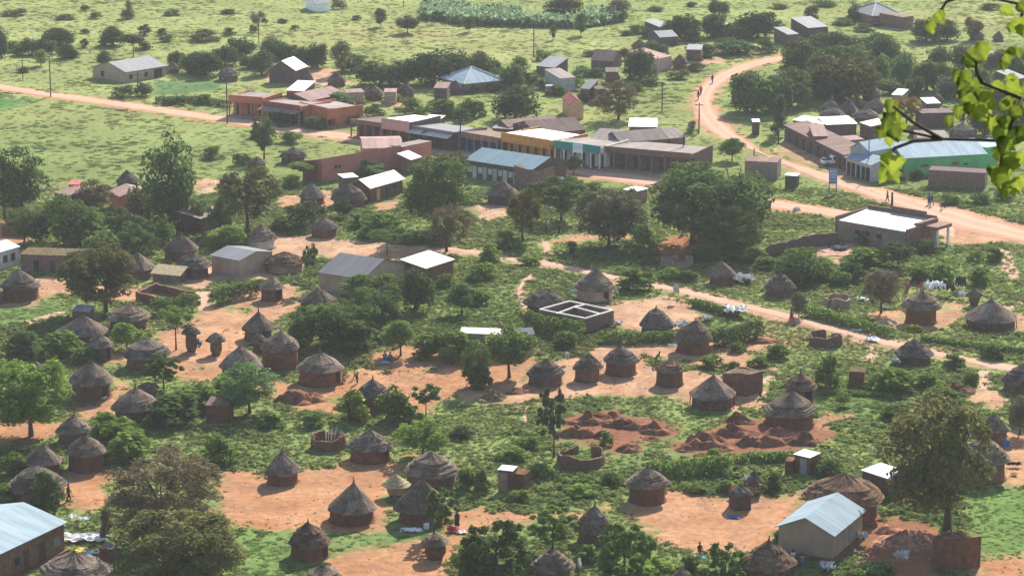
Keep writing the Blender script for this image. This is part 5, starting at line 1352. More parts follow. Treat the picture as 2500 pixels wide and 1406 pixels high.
plant('papaya', 1040, 938, 1014, 78, 'deep', None, "papaya tree with dark lobed leaves in the orange yard", "dark-leaved papaya")
plant('rosette', 1076, 1188, 1308, 88, 'mid', 1060, "small open tree shading washing in front of the smooth hut", "small washing tree")
plant('big', 2272, 940, 1292, 300, 'olive', 2312, "tallest olive tree with leaning trunk over the brick tower", "tallest olive tree")
plant('leafy', 262, 1232, 1315, 40, 'brown', None, "dry brown stump-like shrub column beside the long blue-roofed house")

# ------------------------------------------------------------------ hedges
def hedge(px, h, w, label, col='mid', ref=None, base=True):
    pts = [gp(*q) for q in px]
    rng = np.random.default_rng(int(px[0][0] * 7 + px[0][1]))
    c = sum(pts, Vector()) / len(pts)
    VV = []; NN = []
    for a, b in zip(pts[:-1], pts[1:]):
        L = (b - a).length; n = int(L * 130 * (.5 + h / 2))
        u = rng.random(n); d = (b - a).normalized(); nr = np.array([-d.y, d.x, 0])
        th = rng.uniform(0, math.pi, n)
        hh = h * (.85 + .3 * vnoise(u * L, 0 * u, 1.1, int(L * 10)))
        off = np.cos(th) * w / 2 * (.8 + .4 * rng.random(n)); z = np.clip(np.sin(th), .0, 1) ** .4 * hh * (.25 + .75 * rng.random(n) ** .45)
        P = np.array(a - c)[None] + np.array(d)[None] * (u * L)[:, None] + nr[None] * off[:, None]; P[:, 2] = z
        VV.append(P); NN.append(nr[None] * np.cos(th)[:, None] + np.array([0, 0, 1.0])[None] * np.sin(th)[:, None])
    P, Nn = np.concatenate(VV), np.concatenate(NN)
    V, Q = leaf_quads(rng, P, Nn, .24, 1.6)
    me = np_mesh("hedge", V, Q, {"v": np.repeat(rng.random(len(P)), 4)})
    tag(obj("hedge", me, None, M['leaf_' + col], c), label, "hedge", "hedges between the compounds")
    if ref: landmark(ref, c.x, c.y)
hedge([(1470,836),(1560,838),(1650,834)],1.5,1.5,"long clipped hedge below the dark ribbed hut's pale yard",'mid',"long clipped hedge")
hedge([(1285,802),(1350,818),(1418,830)],2.4,2.0,"leafy hedge along the roofless white-rimmed house")
hedge([(520,748),(560,735),(640,718)],2.2,1.6,"tall dark boundary hedge behind the sandy bend",'deep',"tall dark hedge")
hedge([(372,770),(420,764),(482,752)],2.2,1.8,"square clipped hedge below the crumbling red house",'deep',"square clipped hedge")
hedge([(1965,768),(2050,790),(2140,815),(2180,822)],1.3,1.6,"hedge bordering the long track below the ribbed hut",'mid',"trackside hedge")
hedge([(1690,745),(1770,768),(1800,775)],1.0,1.3,"low hedge between the long track and the pale yard")
hedge([(1730,848),(1800,838),(1850,822)],2.2,2.4,"tall dense hedge behind the brown dirt patch",'deep')
hedge([(1585,1166),(1690,1160),(1780,1152)],1.9,1.8,"tall ragged hedge behind the big ribbed red-walled hut",'mid',"tall ragged hedge")
hedge([(1800,1130),(1900,1125),(1990,1120)],1.1,1.5,"low hedge in front of the long earth heaps")
hedge([(2250,830),(2360,846),(2500,862)],.7,1.2,"low scrub hedge below the big wide hut")
hedge([(1880,625),(1990,620)],1.0,1.4,"low hedge outside the courtyard wall")
hedge([(2000,960),(2180,968)],.5,1.0,"thin low hedge across the bright grass")
hedge([(380,252),(470,250),(560,262)],1.2,2.5,"far hedge of bushes along the straight road",'deep')
hedge([(880,305),(700,290),(650,300)],1.6,3,"dense bushy verge behind the straight road",'deep')

# ------------------------------------------------------------------ heaps of earth
def heap(cx, cy, w, h, label, m='earth', seed=1, asp=.6, n=30):
    p = gp(cx, cy); s = ppm(p); r = w / 2 / s; H = h
    rng = np.random.default_rng(seed)
    V = [(0, 0, H * .62)]
    for i in range(1, 11):
        for k in range(n):
            a = 2 * math.pi * k / n; q = i / 10
            rr = r * q * (1 + .18 * math.sin(2 * a + seed) + .1 * math.sin(5 * a + 2 * seed))
            z = H * .72 * (1 - q * q) ** 1.3
            xx, yy = rr * math.cos(a), rr * math.sin(a)
            nz = float(vnoise(xx, yy, 1.1, seed)) - .5 + .6 * (float(vnoise(xx, yy, .45, seed + 5)) - .5)
            V.append((xx, yy * asp, max(0, z + nz * H * 1.3 * (1 - q) ** .5) if i < 10 else -.02))
    b = MB(); Fc = [(0, 1 + k, 1 + (k + 1) % n) for k in range(n)]
    for i in range(9):
        for k in range(n): Fc.append((1 + i * n + k, 1 + (i + 1) * n + k, 1 + (i + 1) * n + (k + 1) % n, 1 + i * n + (k + 1) % n))
    b.add(V, Fc)
    o = b.build("earth_heap", M[m], None, p, smooth=True)
    tag(o, label, "heap", "heaps of dug earth")
    FOOT.append(('c', p.x, p.y, r * .55))
heap(1440,1030,120,1.0,"dark red earth heap at the left of the brick-clay diggings",'earth',1)
heap(1420,1062,110,1.0,"rounded red-brown earth heap beside the slender tufted tree",'earth',2)
heap(1530,1042,110,1.1,"crumbly earth heap in the middle of the clay diggings",'earth',3)
heap(1600,1052,110,1.2,"broad smooth earth heap at the far side of the clay diggings",'earth',4)
heap(1537,1098,80,.9,"lone conical earth heap beside the weed-filled round wall",'earth',5)
heap(1720,1085,130,1.3,"long low reddish heap with a lit ridge",'earth',6)
heap(1790,1060,120,1.0,"hollowed earth heap behind the long low one",'earth',7)
heap(1850,1082,120,1.2,"steep dark heap below the big conical hut",'earth',8)
heap(1800,1030,90,.8,"small earth heap among weeds near the mud kiln's yard",'earth',9)
heap(1960,1080,110,1.0,"earth heap at the foot of the big conical hut",'earth',10)
heap(1480,1020,90,.8,"lumpy heap at the back of the clay diggings",'earth',21)
heap(1478,1068,70,.6,"small spill of red clods between the clay heaps",'earth',22)
heap(1590,1072,60,.5,"low red spill at the front of the clay diggings",'earth',23)
heap(1760,1095,90,.7,"low clod spill in front of the long low heap",'earth',24)
heap(1680,1098,70,.6,"outlying red clod heap at one end of the second diggings",'earth',25)
heap(1905,1060,90,.8,"dark clod heap behind the steep one",'earth',26)
heap(735,975,150,1.3,"long sloping red earth bank in front of the hut",'earth',11)
heap(1198,974,84,.9,"dark heap of dry grass and husks in the yard",'drygrass',12,.8)
heap(1862,834,90,.6,"low brown dirt patch beside the tall dense hedge",'earth',13)
heap(2215,1325,160,.9,"scattered heap of broken bricks beside the pale blue house",'rubble',14,.9)
heap(2170,1300,90,.6,"small spill of brick rubble below the very big hut",'rubble',15,.9)
heap(2340,955,90,.9,"reddish earth mound on the grass near the hut yard",'earth',16)
heap(2165,790,70,.7,"rosy-brown litter heap beside the trackside hedge",'earth_pale',17)
heap(60,1078,100,.5,"dark soil bank below the light green leaning tree",'earth',18)
heap(1265,958,70,.5,"low soil bank in the ball tree's shade",'earth',19)

# ------------------------------------------------------------------ people
def person_mesh(pose):
    me = bpy.data.meshes.new("person")
    J = []; E = []; Rd = []
    def j(p, r, par=None):
        J.append(p); Rd.append(r)
        if par is not None: E.append((par, len(J) - 1))
        return len(J) - 1
    sit = pose == 'sit'; hip = .45 if sit else .93
    pel = j((0, 0, hip), .13)
    bl = .12 if pose == 'bend' else 0
    sp = j((0, -bl, hip + .22), .125, pel); ch = j((0, -bl * 2.5, hip + .42), .145, sp); nk = j((0, -bl * 3.2, hip + .56), .055, ch)
    h0 = j((0, -bl * 3.4 - .01, hip + .64), .085, nk); h1 = j((0, -bl * 3.6 - .015, hip + .75), .095, h0); j((0, -bl * 3.6, hip + .82), .06, h1)
    j((0, -bl * 3.5 - .115, hip + .69), .016, h0)
    for s in (-1, 1):
        sh = j((s * .19, -bl * 2.6, hip + .48), .06, ch)
        sw = {'walk': s * .18, 'stand': .03, 'sit': -.16, 'bend': -.2}[pose]
        el = j((s * .25, sw * .5 - bl * 2.6, hip + .20), .043, sh)
        wr = j((s * .26, sw - .08 - bl * 2.6, hip - .03), .03, el)
        pa = j((s * .26, sw - .1 - bl * 2.6, hip - .11), .034, wr)
        for f in range(4):
            k1 = j((s * (.235 + .018 * f), sw - .10 - bl * 2.6 - .004 * f, hip - .165), .009, pa)
            j((s * (.237 + .016 * f), sw - .085 - bl * 2.6, hip - .20 - (.012 if f in (1, 2) else 0)), .008, k1)
        th = j((s * .225, sw - .14 - bl * 2.6, hip - .13), .010, pa)
        hp = j((s * .095, 0, hip - .06), .095, pel)
        if sit:
            kn = j((s * .13, -.40, .43), .065, hp); an = j((s * .13, -.42, .09), .042, kn); j((s * .13, -.58, .04), .035, an)
        else:
            st = {'walk': s * .26, 'stand': 0, 'bend': .04 * s}[pose]
            kn = j((s * .10, -.03 - st * .5, .49), .062, hp); an = j((s * .10, .02 - st, .09), .042, kn); j((s * .11, -.13 - st, .035), .035, an)
    me.from_pydata(J, E, [])
    o = bpy.data.objects.new("person", me); COL.objects.link(o)
    md = o.modifiers.new("skin", 'SKIN')
    for i, v in enumerate(me.skin_vertices[0].data): v.radius = (Rd[i], Rd[i]); v.use_root = i == 0
    ss = o.modifiers.new("sub", 'SUBSURF'); ss.levels = ss.render_levels = 1
    ev = o.evaluated_get(bpy.context.evaluated_depsgraph_get())
    out = bpy.data.meshes.new_from_object(ev)
    bpy.data.objects.remove(o); out.name = "person"
    out.polygons.foreach_set("use_smooth", [True] * len(out.polygons))
    out.materials.clear(); out.materials.append(M['skin'])
    return out, hip, bl
PM_ = {k: person_mesh(k) for k in ('stand', 'walk', 'sit', 'bend')}

def person(px, py, pose, top, bot, label, face=0.0, skirt=False, z=0.0, sc=1.0):
    me, hip, bl = PM_[pose]
    p = gp(px, py); p.z = z
    o = obj("person", me, None, None, p)
    o.rotation_euler = (0, 0, R(face)); o.scale = (sc,) * 3
    tag(o, label, "person", "people of the village")
    b = MB(); b.lathe([(.06, hip + .57), (.20, hip + .50), (.205, hip + .40), (.17, hip + .2), (.19, hip - .02)], 16)
    b.v = [(x * 1.12, y * .82 - bl * 2.5 * max(0, (zz - hip)) / .42, zz) for x, y, zz in b.v]
    for s in (-1, 1): b.tube([(s * .17, -bl * 2.6, hip + .49), (s * .235, -bl * 2.6, hip + .28)], [.085, .07], 8)
    b.build("shirt", M['cloth_' + top], o, smooth=True)
    b = MB()
    if pose == 'sit':
        b.lathe([(.19, hip + .02), (.2, hip - .1)], 14)
        for s in (-1, 1): b.tube([(s * .095, .02, hip - .03), (s * .13, -.40, .44), (s * .13, -.41, .2)], [.115, .095, .08], 8)
    elif skirt:
        b.lathe([(.17, hip + .03), (.21, hip - .1), (.25, hip - .45), (.29, .28)], 16)
    else:
        b.lathe([(.18, hip + .03), (.195, hip - .1)], 14)
        for s in (-1, 1):
            st = s * .26 if pose == 'walk' else 0
            b.tube([(s * .09, 0, hip - .04), (s * .10, -.02 - st * .5, .5), (s * .1, .02 - st * .9, .15)], [.115, .09, .075], 8)
    b.build("skirt" if skirt else "trousers", M['cloth_' + bot], o, smooth=True)
    b = MB(); b.lathe([(.10, hip + .72), (.112, hip + .78), (.08, hip + .86), (.01, hip + .885)], 14)
    b.v = [(x, y - bl * 3.6 + .01, zz) for x, y, zz in b.v]
    b.build("hair", M['hair'], o, smooth=True)
    return o
person(1116,1288,'stand','black','black',"person in dark clothes standing beside the washing under the small open tree",200,True)
person(1932,782,'walk','teal','red',"person in blue-green top walking along the long track",60,True)
person(1708,1354,'sit','black','brown',"person crouching beside a pale blue sheet in the orange yard",30)
person(940,882,'sit','grey','blue',"person in grey sitting under the neat ball tree",20)
person(953,884,'sit','blue','black',"person in blue sitting under the neat ball tree",-20)
person(866,926,'walk','yellow','brown',"child in yellow beside the thatched hut's doorway",90,False,0,.7)
person(872,936,'stand','brown','black',"person bending over a tool beside the thatched hut",120,False,0,.8)
person(1601,892,'bend','black','brown',"person stooping behind the flat-roofed squat hut",90)
person(1856,972,'bend','black','black',"small child squatting beside the mud brick kiln",0,False,0,.6)
person(168,1222,'walk','brown','black',"person walking past the big dry tree towards the yard",120)
person(1936,1372,'sit','white','black',"person in white sitting in the shade of the pale blue house",-10)
person(1958,1380,'sit','grey','blue',"person in grey sitting against the pale blue house wall",10)
person(1365,572,'stand','black','black',"dark figure standing at the bend of the shaded path",150)
person(1333,566,'stand','grey','black',"figure standing by the orange-tipped tree",30)
person(1500,590,'stand','yellow','white',"person in yellow beside the trunk of the grey spreading tree",0,True)
person(1508,596,'sit','black','white',"person seated at the foot of the grey spreading tree",40)
person(1668,574,'stand','white','pink',"person in white at the edge of the largest tree's shade",0,True)
person(1488,404,'stand','white','grey',"person in white outside the long brown block, beside the teal shop",0,True)
person(1529,412,'stand','white','red',"person in white top and red skirt before the long brown block",10,True)
person(1549,408,'stand','grey','white',"person in grey under the brown block's porch",-20)
person(1559,414,'stand','white','blue',"person in white and blue in front of the brown block",50)
person(1597,416,'sit','white','black',"person in white seated outside the brown block",0)
person(1615,412,'stand','brown','blue',"person in brown at the end of the brown block's porch",20)
person(2166,493,'walk','brown','black',"person walking on the wide road beside a short post",80)
person(2268,500,'stand','blue','black',"person in blue standing on the far edge of the wide road",0)
person(2275,503,'walk','black','grey',"person in black stepping onto the wide road",60)
person(2302,510,'walk','grey','black',"person in grey walking behind the pair on the wide road",60)
person(1739,204,'walk','black','blue',"lone walker on the pale far bend of the road",160)
person(1705,244,'walk','black','grey',"dark-clothed walker on the curve of the road",160)
person(1711,232,'walk','red','black',"walker in red further up the road curve",160)
person(2250,716,'stand','red','pink',"person in red behind the ribbed hut near the white washing",0,True)
person(2215,712,'stand','pink','red',"person in pink near the purple-brown bare tree",0,True)
person(1505,336+16,'stand','black','black',"dark figure in the passage beside the teal shop",0)
person(840,934,'sit','yellow','green',"person in yellow seated by the hut door",0,False,0,.8)

# ------------------------------------------------------------------ poles, sign, truck, washing
def pole(px, top, base, label, arm=True, m='pole', r=.13):
    p = gp(px, base); H = zat(px, top, p.y)
    t = empty("utility_pole" if arm else "post", p)
    b = MB(); b.tube([(0, 0, 0), (.02, 0, H * .5), (0, 0, H)], [r, r * .9, r * .7], 8); b.build("shaft", M[m], t)
    if arm:
        b = MB(); b.box(-.7, .7, -.05, .05, H - .55, H - .43); c = b.build("crossarm", M[m], t)
        for x in (-.6, 0, .6):
            b = MB(); b.lathe([(.045, 0), (.06, .08), (.02, .16)], 8); b.v = [(q[0] + x, q[1], q[2] + H - .43) for q in b.v]; b.build("insulator", M['cloth_white'], c)
    tag(t, label, "pole", "poles along the roads")
pole(124,138,237,"tall dark utility pole on the road verge at the left")
pole(56,143,195,"thin pole behind the road near the left edge",True,'pole',.1)
pole(555,188,302,"tall dark pole on the roadside beside the orange-red corner shop")
pole(337,176,232,"slim pole in front of the lone pale long house",True,'pole',.1)
pole(632,54,106,"slim pole under the flat-topped far tree",False,'pole',.1)
pole(1303,54,140,"lone tall pole in the far grass beyond the shops")
pole(1616,200,272,"short leaning pole on the bright grass beside the bend")
pole(1706,250,326,"dark pole on the inside of the road bend")
pole(1124,288,374,"dark pole in front of the blue-pillared shop")
pole(1275,298,375,"thin dark pole before the orange shop",True,'pole',.1)
pole(1668,326,406,"dark pole at the corner of the long brown block")
pole(1605,138,190,"pale pole beside the pinkish walled house",True,'door_pale',.13)
pole(2119,340,436,"bluish pole standing before the long green hall",False,'cloth_blue',.11)
pole(1840,362,416,"short dark pole beside the plain pinkish block",False)
pole(2177,470,511,"short thick post at the edge of the wide road",False,'pole',.2)
pole(1900,300,352,"dark pole by the diagonal shop row",False)
pole(985,0,18,"far thin pole on the yellow plain",False,'pole',.1)

def sign():
    p = gp(2023, 474); q = gp(2042, 474); w = (q - p).length
    t = empty("roadside_sign", (p + q) / 2)
    z0, z1 = zat(2031, 449, p.y), zat(2031, 413, p.y)
    for x in (-w * .46, w * .46):
        b = MB(); b.box(x - .07, x + .07, -.07, .07, 0, z1 - .05); b.build("post", M['cloth_blue'], t)
    b = MB(); b.box(-w / 2 - .05, w / 2 + .05, -.13, -.072, z0, z1); bd = b.build("board", M['blue_paint'], t)
    b = MB(); rng = random.Random(2)
    for k, (zz, hh) in enumerate(((.86, .10), (.70, .06), (.58, .05), (.44, .05), (.22, .06))):
        x = -w * .4
        while x < w * .34:
            ww = rng.uniform(.08, .2); Z = z0 + (z1 - z0) * zz
            b.box(x, min(x + ww, w * .42), -.142, -.13, Z - hh * (z1 - z0) * .5, Z + hh * (z1 - z0) * .5); x += ww + .07
    b.build("lettering", M['cloth_white'], bd)
    tag(t, "blue roadside signboard with faint white lines of writing on two posts", "sign"); landmark("blue signboard", t.location.x, t.location.y)
sign()

def truck():
    p = gp(2036, 404); t = empty("pickup_truck", p, R(12))
    b = MB()
    b.prism([(-2.1, -.85, .45), (2.2, -.85, .45), (2.25, -.85, .95), (1.2, -.85, 1.05), (.75, -.85, 1.68), (-.45, -.85, 1.72), (-.6, -.85, 1.1), (-2.15, -.85, 1.05)], (0, 1.7, 0))
    o = b.build("body", M['cloth_white'], t)
    bv = o.modifiers.new("bevel", 'BEVEL'); bv.width = .07; bv.segments = 2
    b = MB(); b.prism([(1.14, -.74, 1.1), (.74, -.74, 1.62), (.745, -.74, 1.64), (1.16, -.74, 1.12)], (0, 1.48, 0)); b.build("windscreen", M['opening'], t)
    for y in (-.87, .85):
        b = MB(); b.box(-.4, .7, y, y + .02, 1.1, 1.55); b.build("window", M['opening'], t)
    b = MB(); b.box(-2.1, -.65, -.75, .75, 1.0, 1.3); b.build("load", M['cloth_black'], t)
    for x in (-1.4, 1.4):
        for y in (-.88, .68):
            b = MB(); b.tube([(x, y, .36), (x, y + .2, .36)], [.36, .36], 18); w = b.build("wheel", M['cloth_black'], t)
            b = MB(); b.tube([(x, y - .01, .36), (x, y + .21, .36)], [.18, .18], 12); b.build("rim", M['cloth_grey'], w)
    for y in (-.6, .6):
        b = MB(); b.box(2.22, 2.27, y - .15, y + .15, .72, .88); b.build("headlight", M['cloth_white'], t)
    tag(t, "white pickup truck with a dark load parked by the shops", "truck")
truck()

def sheet(px, py, w, d, m, label, h=.12, name="washing", seed=0, z=0.02, grp="washing spread out to dry"):
    p = gp(px, py); s = ppm(p); W2 = w / s; rng = np.random.default_rng(seed + int(px))
    n = 10; V = []
    for i in range(n):
        for k in range(n):
            a, b_ = i / (n - 1) - .5, k / (n - 1) - .5
            e = 1 + .25 * math.sin(7 * a + px) * abs(b_)
            V.append((W2 * a * (1 + .3 * math.sin(9 * b_ + px)), d * b_ * e, float(rng.random()) * h + h * .5))
    Q = [(i * n + k, (i + 1) * n + k, (i + 1) * n + k + 1, i * n + k + 1) for i in range(n - 1) for k in range(n - 1)]
    b = MB(); b.add(V, Q)
    o = b.build(name, M[m], None, (p.x, p.y, z)); md = o.modifiers.new("thickness", 'SOLIDIFY'); md.thickness = .03
    tag(o, label, "washing" if name == "washing" else "sheet", grp)
    return o
sheet(205,1318,95,2.2,'cloth_white',"long white sheets drying on grass beside the long brick house",.3)
sheet(178,1278,22,.8,'cloth_white',"small white cloth on the bush behind the long brick house",.2,z=.6)
sheet(205,1284,24,.8,'cloth_white',"second white cloth on the bush, nearer the drying sheets",.2,z=.6)
sheet(196,1344,34,1.0,'cloth_yellow',"pale yellow cloth on grass by the tray-topped granary")
sheet(213,1352,20,.9,'cloth_cyan',"bright blue cloth on grass by the tray-topped granary")
sheet(232,1349,18,.9,'cloth_white',"white cloth nearest the tray-topped granary")
sheet(190,1353,16,.8,'cloth_orange',"orange cloth in the heap of washing on grass")
sheet(1005,1296,44,1.0,'cloth_white',"white cloth in the shadow of the smooth hut",.15)
sheet(1102,1297,20,1.0,'cloth_red',"bright red cloth at the feet of the dark-clothed person",.3)
sheet(1112,1299,14,.8,'cloth_pink',"pink cloth beside the bright red one",.2)
sheet(1128,1301,24,.8,'cloth_white',"white cloth on the ground right beside the red and pink ones",.15)
sheet(1706,1361,30,.9,'cloth_cyan',"pale blue sheet on grass at the crouching person's feet",.1)
sheet(1790,1263,24,.9,'cloth_blue',"blue sheet on the ground by the washing-hung store",.1)
sheet(1790,1212,12,.4,'cloth_red',"red cloth hanging at the side of the washing-hung store",.5,z=.5)
sheet(1826,1206,14,.5,'cloth_white',"white cloth hung between the washing-hung store and crib",.9,z=.8)
sheet(1795,771,46,3.0,'sheet_white',"white sacking spread on the hedge beside the long track",.5,z=.5)
sheet(1658,805,34,2.2,'sheet_white',"white sheet heaped beside the ribbed red-walled hut",.7)
sheet(1727,783,18,1.2,'sheet_white',"white cloth below the white sacking",.4)
sheet(1650,738,12,.6,'sheet_white',"white cloth hanging at the corner of the pale yard",1.2,z=.6)
sheet(1509,790,20,1.2,'sheet_white',"white cloth beside the roofless white-rimmed house",.3)
sheet(1400,722,14,.9,'sheet_white',"white bundle at one side of the tan-walled hut",.6)
sheet(1500,724,16,.9,'sheet_white',"white bundle beside the tan-walled hut's door",.7)
sheet(1814,690,40,2.4,'sheet_white',"torn white plastic beside the hut above the long track",.8)
sheet(2104,733,24,1.4,'sheet_white',"white mat on grass beside the torn-roofed brick hut",.2)
sheet(2163,753,10,.8,'sheet_white',"white bucket-sized cloth under the purple-brown bare tree",.5)
sheet(2280,726,40,2.2,'cloth_white',"heap of white washing on a bush behind the ribbed hut",1.2,z=.5)
sheet(2310,722,34,2.0,'cloth_black',"black plastic heap next to the white washing",1.0,z=.2)
sheet(2345,712,22,1.4,'cloth_black',"black barrel-like bundle near the slender granary",1.4)
sheet(2348,730,14,1.0,'cloth_white',"white bundle near the slender granary",.7)
sheet(2098,808,36,1.0,'sheet_white',"white litter strip along the upper side of the long track",.15)
sheet(2130,832,30,1.8,'sheet_white',"white litter patch on the lower side of the long track",.25)
sheet(2186,890,18,1.4,'sheet_white',"pale bundle in front of the dome-shaped hut",.6)
sheet(2048,614,92,6.5,'earth_pale',"pale drying mat in front of the courtyard wall",.06,"mat",1,.02,"mats")
sheet(2050,609,36,2.6,'cloth_black',"black tarpaulin lying on the pale drying mat",.25,"tarpaulin",2,.1,"mats")
sheet(1385,948-60,10,.8,'sheet_white',"white cloth leaning between two dark ribbed huts",1.0)
sheet(1640,888,22,.9,'sheet_white',"white washing on top of the flat-roofed squat hut",.3,z=2.0)
sheet(252,978,16,.8,'sheet_white',"white bundle at the door of the smooth hut",.4)
sheet(478,858,24,1.2,'cloth_teal',"teal bundle at the foot of the tall narrow granary",1.1)
sheet(940,888,20,.9,'cloth_cyan',"pale cloth before the people under the neat ball tree",.2)
sheet(1092,876,24,1.4,'cloth_white',"pale washing beside the leafy shrubs in the yard",.5)
sheet(1130,893,10,.6,'cloth_red',"red container-like bundle in the yard",.5)
sheet(2100,1268,12,.6,'sheet_white',"white cloth beside the very big hut",.3)
sheet(2106,1326,22,1.0,'sheet_white',"white sheet at the back corner of the pale blue house",.7,z=.2)
sheet(2200,1378,30,1.4,'sheet_white',"twisted white sheet draped over rubble",.9,z=.2)
sheet(2020,1396,30,1.4,'sheet_white',"white sheet below the pale blue house",.6)
sheet(2455,1103,10,.7,'cloth_blue',"blue jerrycan-sized bundle by the hut at the right edge",1.0)
sheet(2476,1140,30,.5,'cloth_black',"dark log lying in the orange yard at the right edge",.4)
sheet(2476,1160,14,.7,'cloth_yellow',"yellow cloth on the orange yard at the right edge",.2)
sheet(1415,1390,8,2.0,'sheet_white',"thin pale plank leaning beside the bottom hut",.6)
sheet(1365,440,22,1.6,'sheet_white',"white step outside the brick annex",.3)
sheet(1945,525,14,1.2,'sheet_white',"white marker stone on grass below the straight road",.8)
b = MB(); b.lathe([(.28, 0), (.3, .5), (.26, .55), (.02, .56)], 14); o = b.build("bucket", M['cloth_white'], None, gp(1041, 1290), smooth=True); tag(o, "white bucket beside the cloth in the smooth hut's shadow", "bucket")

# ------------------------------------------------------------------ undergrowth (nobody could count it)
OCC = np.zeros(GX.shape, bool)
for f in FOOT:
    if f[0] == 'c': P = np.array([[f[1] + f[3] * math.cos(a), f[2] + f[3] * math.sin(a)] for a in np.linspace(0, 6.0, 16)])
    elif f[0] == 'q':
        _, x, y, az, L, D = f; ca, sa = math.cos(az), math.sin(az)
        P = np.array([[x + u * ca - v * sa, y + u * sa + v * ca] for u, v in ((0, -.6), (L, -.6), (L, D), (0, D))])
    else: P = np.array(f[1])
    w = window(P, 1)
    if GX[w].size: OCC[w] |= sdist(P, GX[w], GY[w]) > -.2
ground()

def cover(name, label, n, y0, y1, seed, rmin, rmax, hmul, keep, tuft_n, leaf, edge=-.4, dark=.13):
    rng = np.random.default_rng(seed)
    T = []
    for k in range(10):
        a = rng.uniform(0, 6.283, tuft_n); r = np.sqrt(rng.random(tuft_n)); ph = np.arccos(rng.random(tuft_n))
        d = np.stack([np.sin(ph) * np.cos(a), np.sin(ph) * np.sin(a), np.cos(ph)], 1)
        P = d * (.55 + .45 * rng.random(tuft_n))[:, None]
        V, Q = leaf_quads(rng, P, d * .45 + np.array([0, 0, 1.0]), leaf, 1.8)
        V[:, 2] = np.maximum(V[:, 2], -.05)
        T.append(V)
    T = np.array(T)                                  # (10, 4*tuft_n, 3)
    # spread over the trapezoid the plain shows between two distances, a margin beyond its sides
    y = np.sqrt(rng.random(n) * (y1 ** 2 - y0 ** 2) + y0 ** 2) if y1 < 440 else y0 + (y1 - y0) * rng.random(n) ** .8
    x = (rng.random(n) * 2 - 1) * (y * 1250 / F * 1.03 + 24)
    d = sample(DIRT, x, y) + (vnoise(x, y, 1.6, 77) - .5) * 2.4; f = sample(FIELD, x, y); oc = sample(OCC, x, y)
    clump = vnoise(x, y, 9, 5) * .6 + vnoise(x, y, 3.2, 6) * .4
    ok = (d < edge) & ~oc & (rng.random(n) < keep(clump, f))
    x, y, clump, f = x[ok], y[ok], clump[ok], f[ok]
    n = len(x)
    k = rng.integers(0, 10, n); th = rng.uniform(0, 6.283, n)
    rad = (rmin + (rmax - rmin) * np.clip(clump * 1.6 - .35, 0, 1) ** 1.4) * (.7 + .6 * rng.random(n))
    h = rad * hmul * (.6 + .8 * rng.random(n)) * (1 - .7 * f)
    V = T[k]; c, s = np.cos(th)[:, None], np.sin(th)[:, None]
    X = (V[..., 0] * c - V[..., 1] * s) * rad[:, None] + x[:, None]
    Y = (V[..., 0] * s + V[..., 1] * c) * rad[:, None] + y[:, None]
    Z = V[..., 2] * h[:, None]
    col = grass_colour(x, y)
    col = np.where((f > .3)[:, None], sample(FCOL, x, y), col)
    j = rng.random(n)[:, None]
    col = col * (.90 + .6 * j)
    dk = (rng.random(n) < dark)[:, None]; col = np.where(dk, col * .6, col)
    lit = (rng.random(n) < .12)[:, None]; col = np.where(lit, col * np.array([1.45, 1.3, 1.1]), col)
    rd = ((rng.random(n) < .03) & (clump < .45))[:, None]; col = np.where(rd, np.array([.20, .12, .07]), col)
    VV = np.stack([X, Y, Z], -1).reshape(-1, 3)
    me = np_mesh(name, VV, np.arange(len(VV)).reshape(-1, 4), {"cc": np.repeat(col, 4 * tuft_n, 0)})
    m, nt, p = base_mat(name); nt.nodes.remove(p)
    leaf_bsdf(nt, N(nt, "ShaderNodeAttribute", attribute_name="cc").outputs["Color"], .5)
    tag(obj(name, me, None, m), label, "undergrowth", kind="stuff")

cover("undergrowth", "thick weedy green growth covering the ground between the huts", 150000, 232, 415, 1, .24, .68, .6, lambda c, f: np.where(f > .4, .3, .8), 15, .46)
cover("meadow_grass", "rough yellow-green grass and weeds of the far plain", 40000, 405, 720, 2, .35, .9, .18, lambda c, f: np.where(f > .4, .5, .65), 12, .6, -.4, .03)
cover("grass", "short tufts of grass thinning out at the edges of the bare earth", 34000, 232, 420, 3, .10, .26, .8, lambda c, f: np.where(f > .3, 1.0, .45), 9, .6, .5, .3)

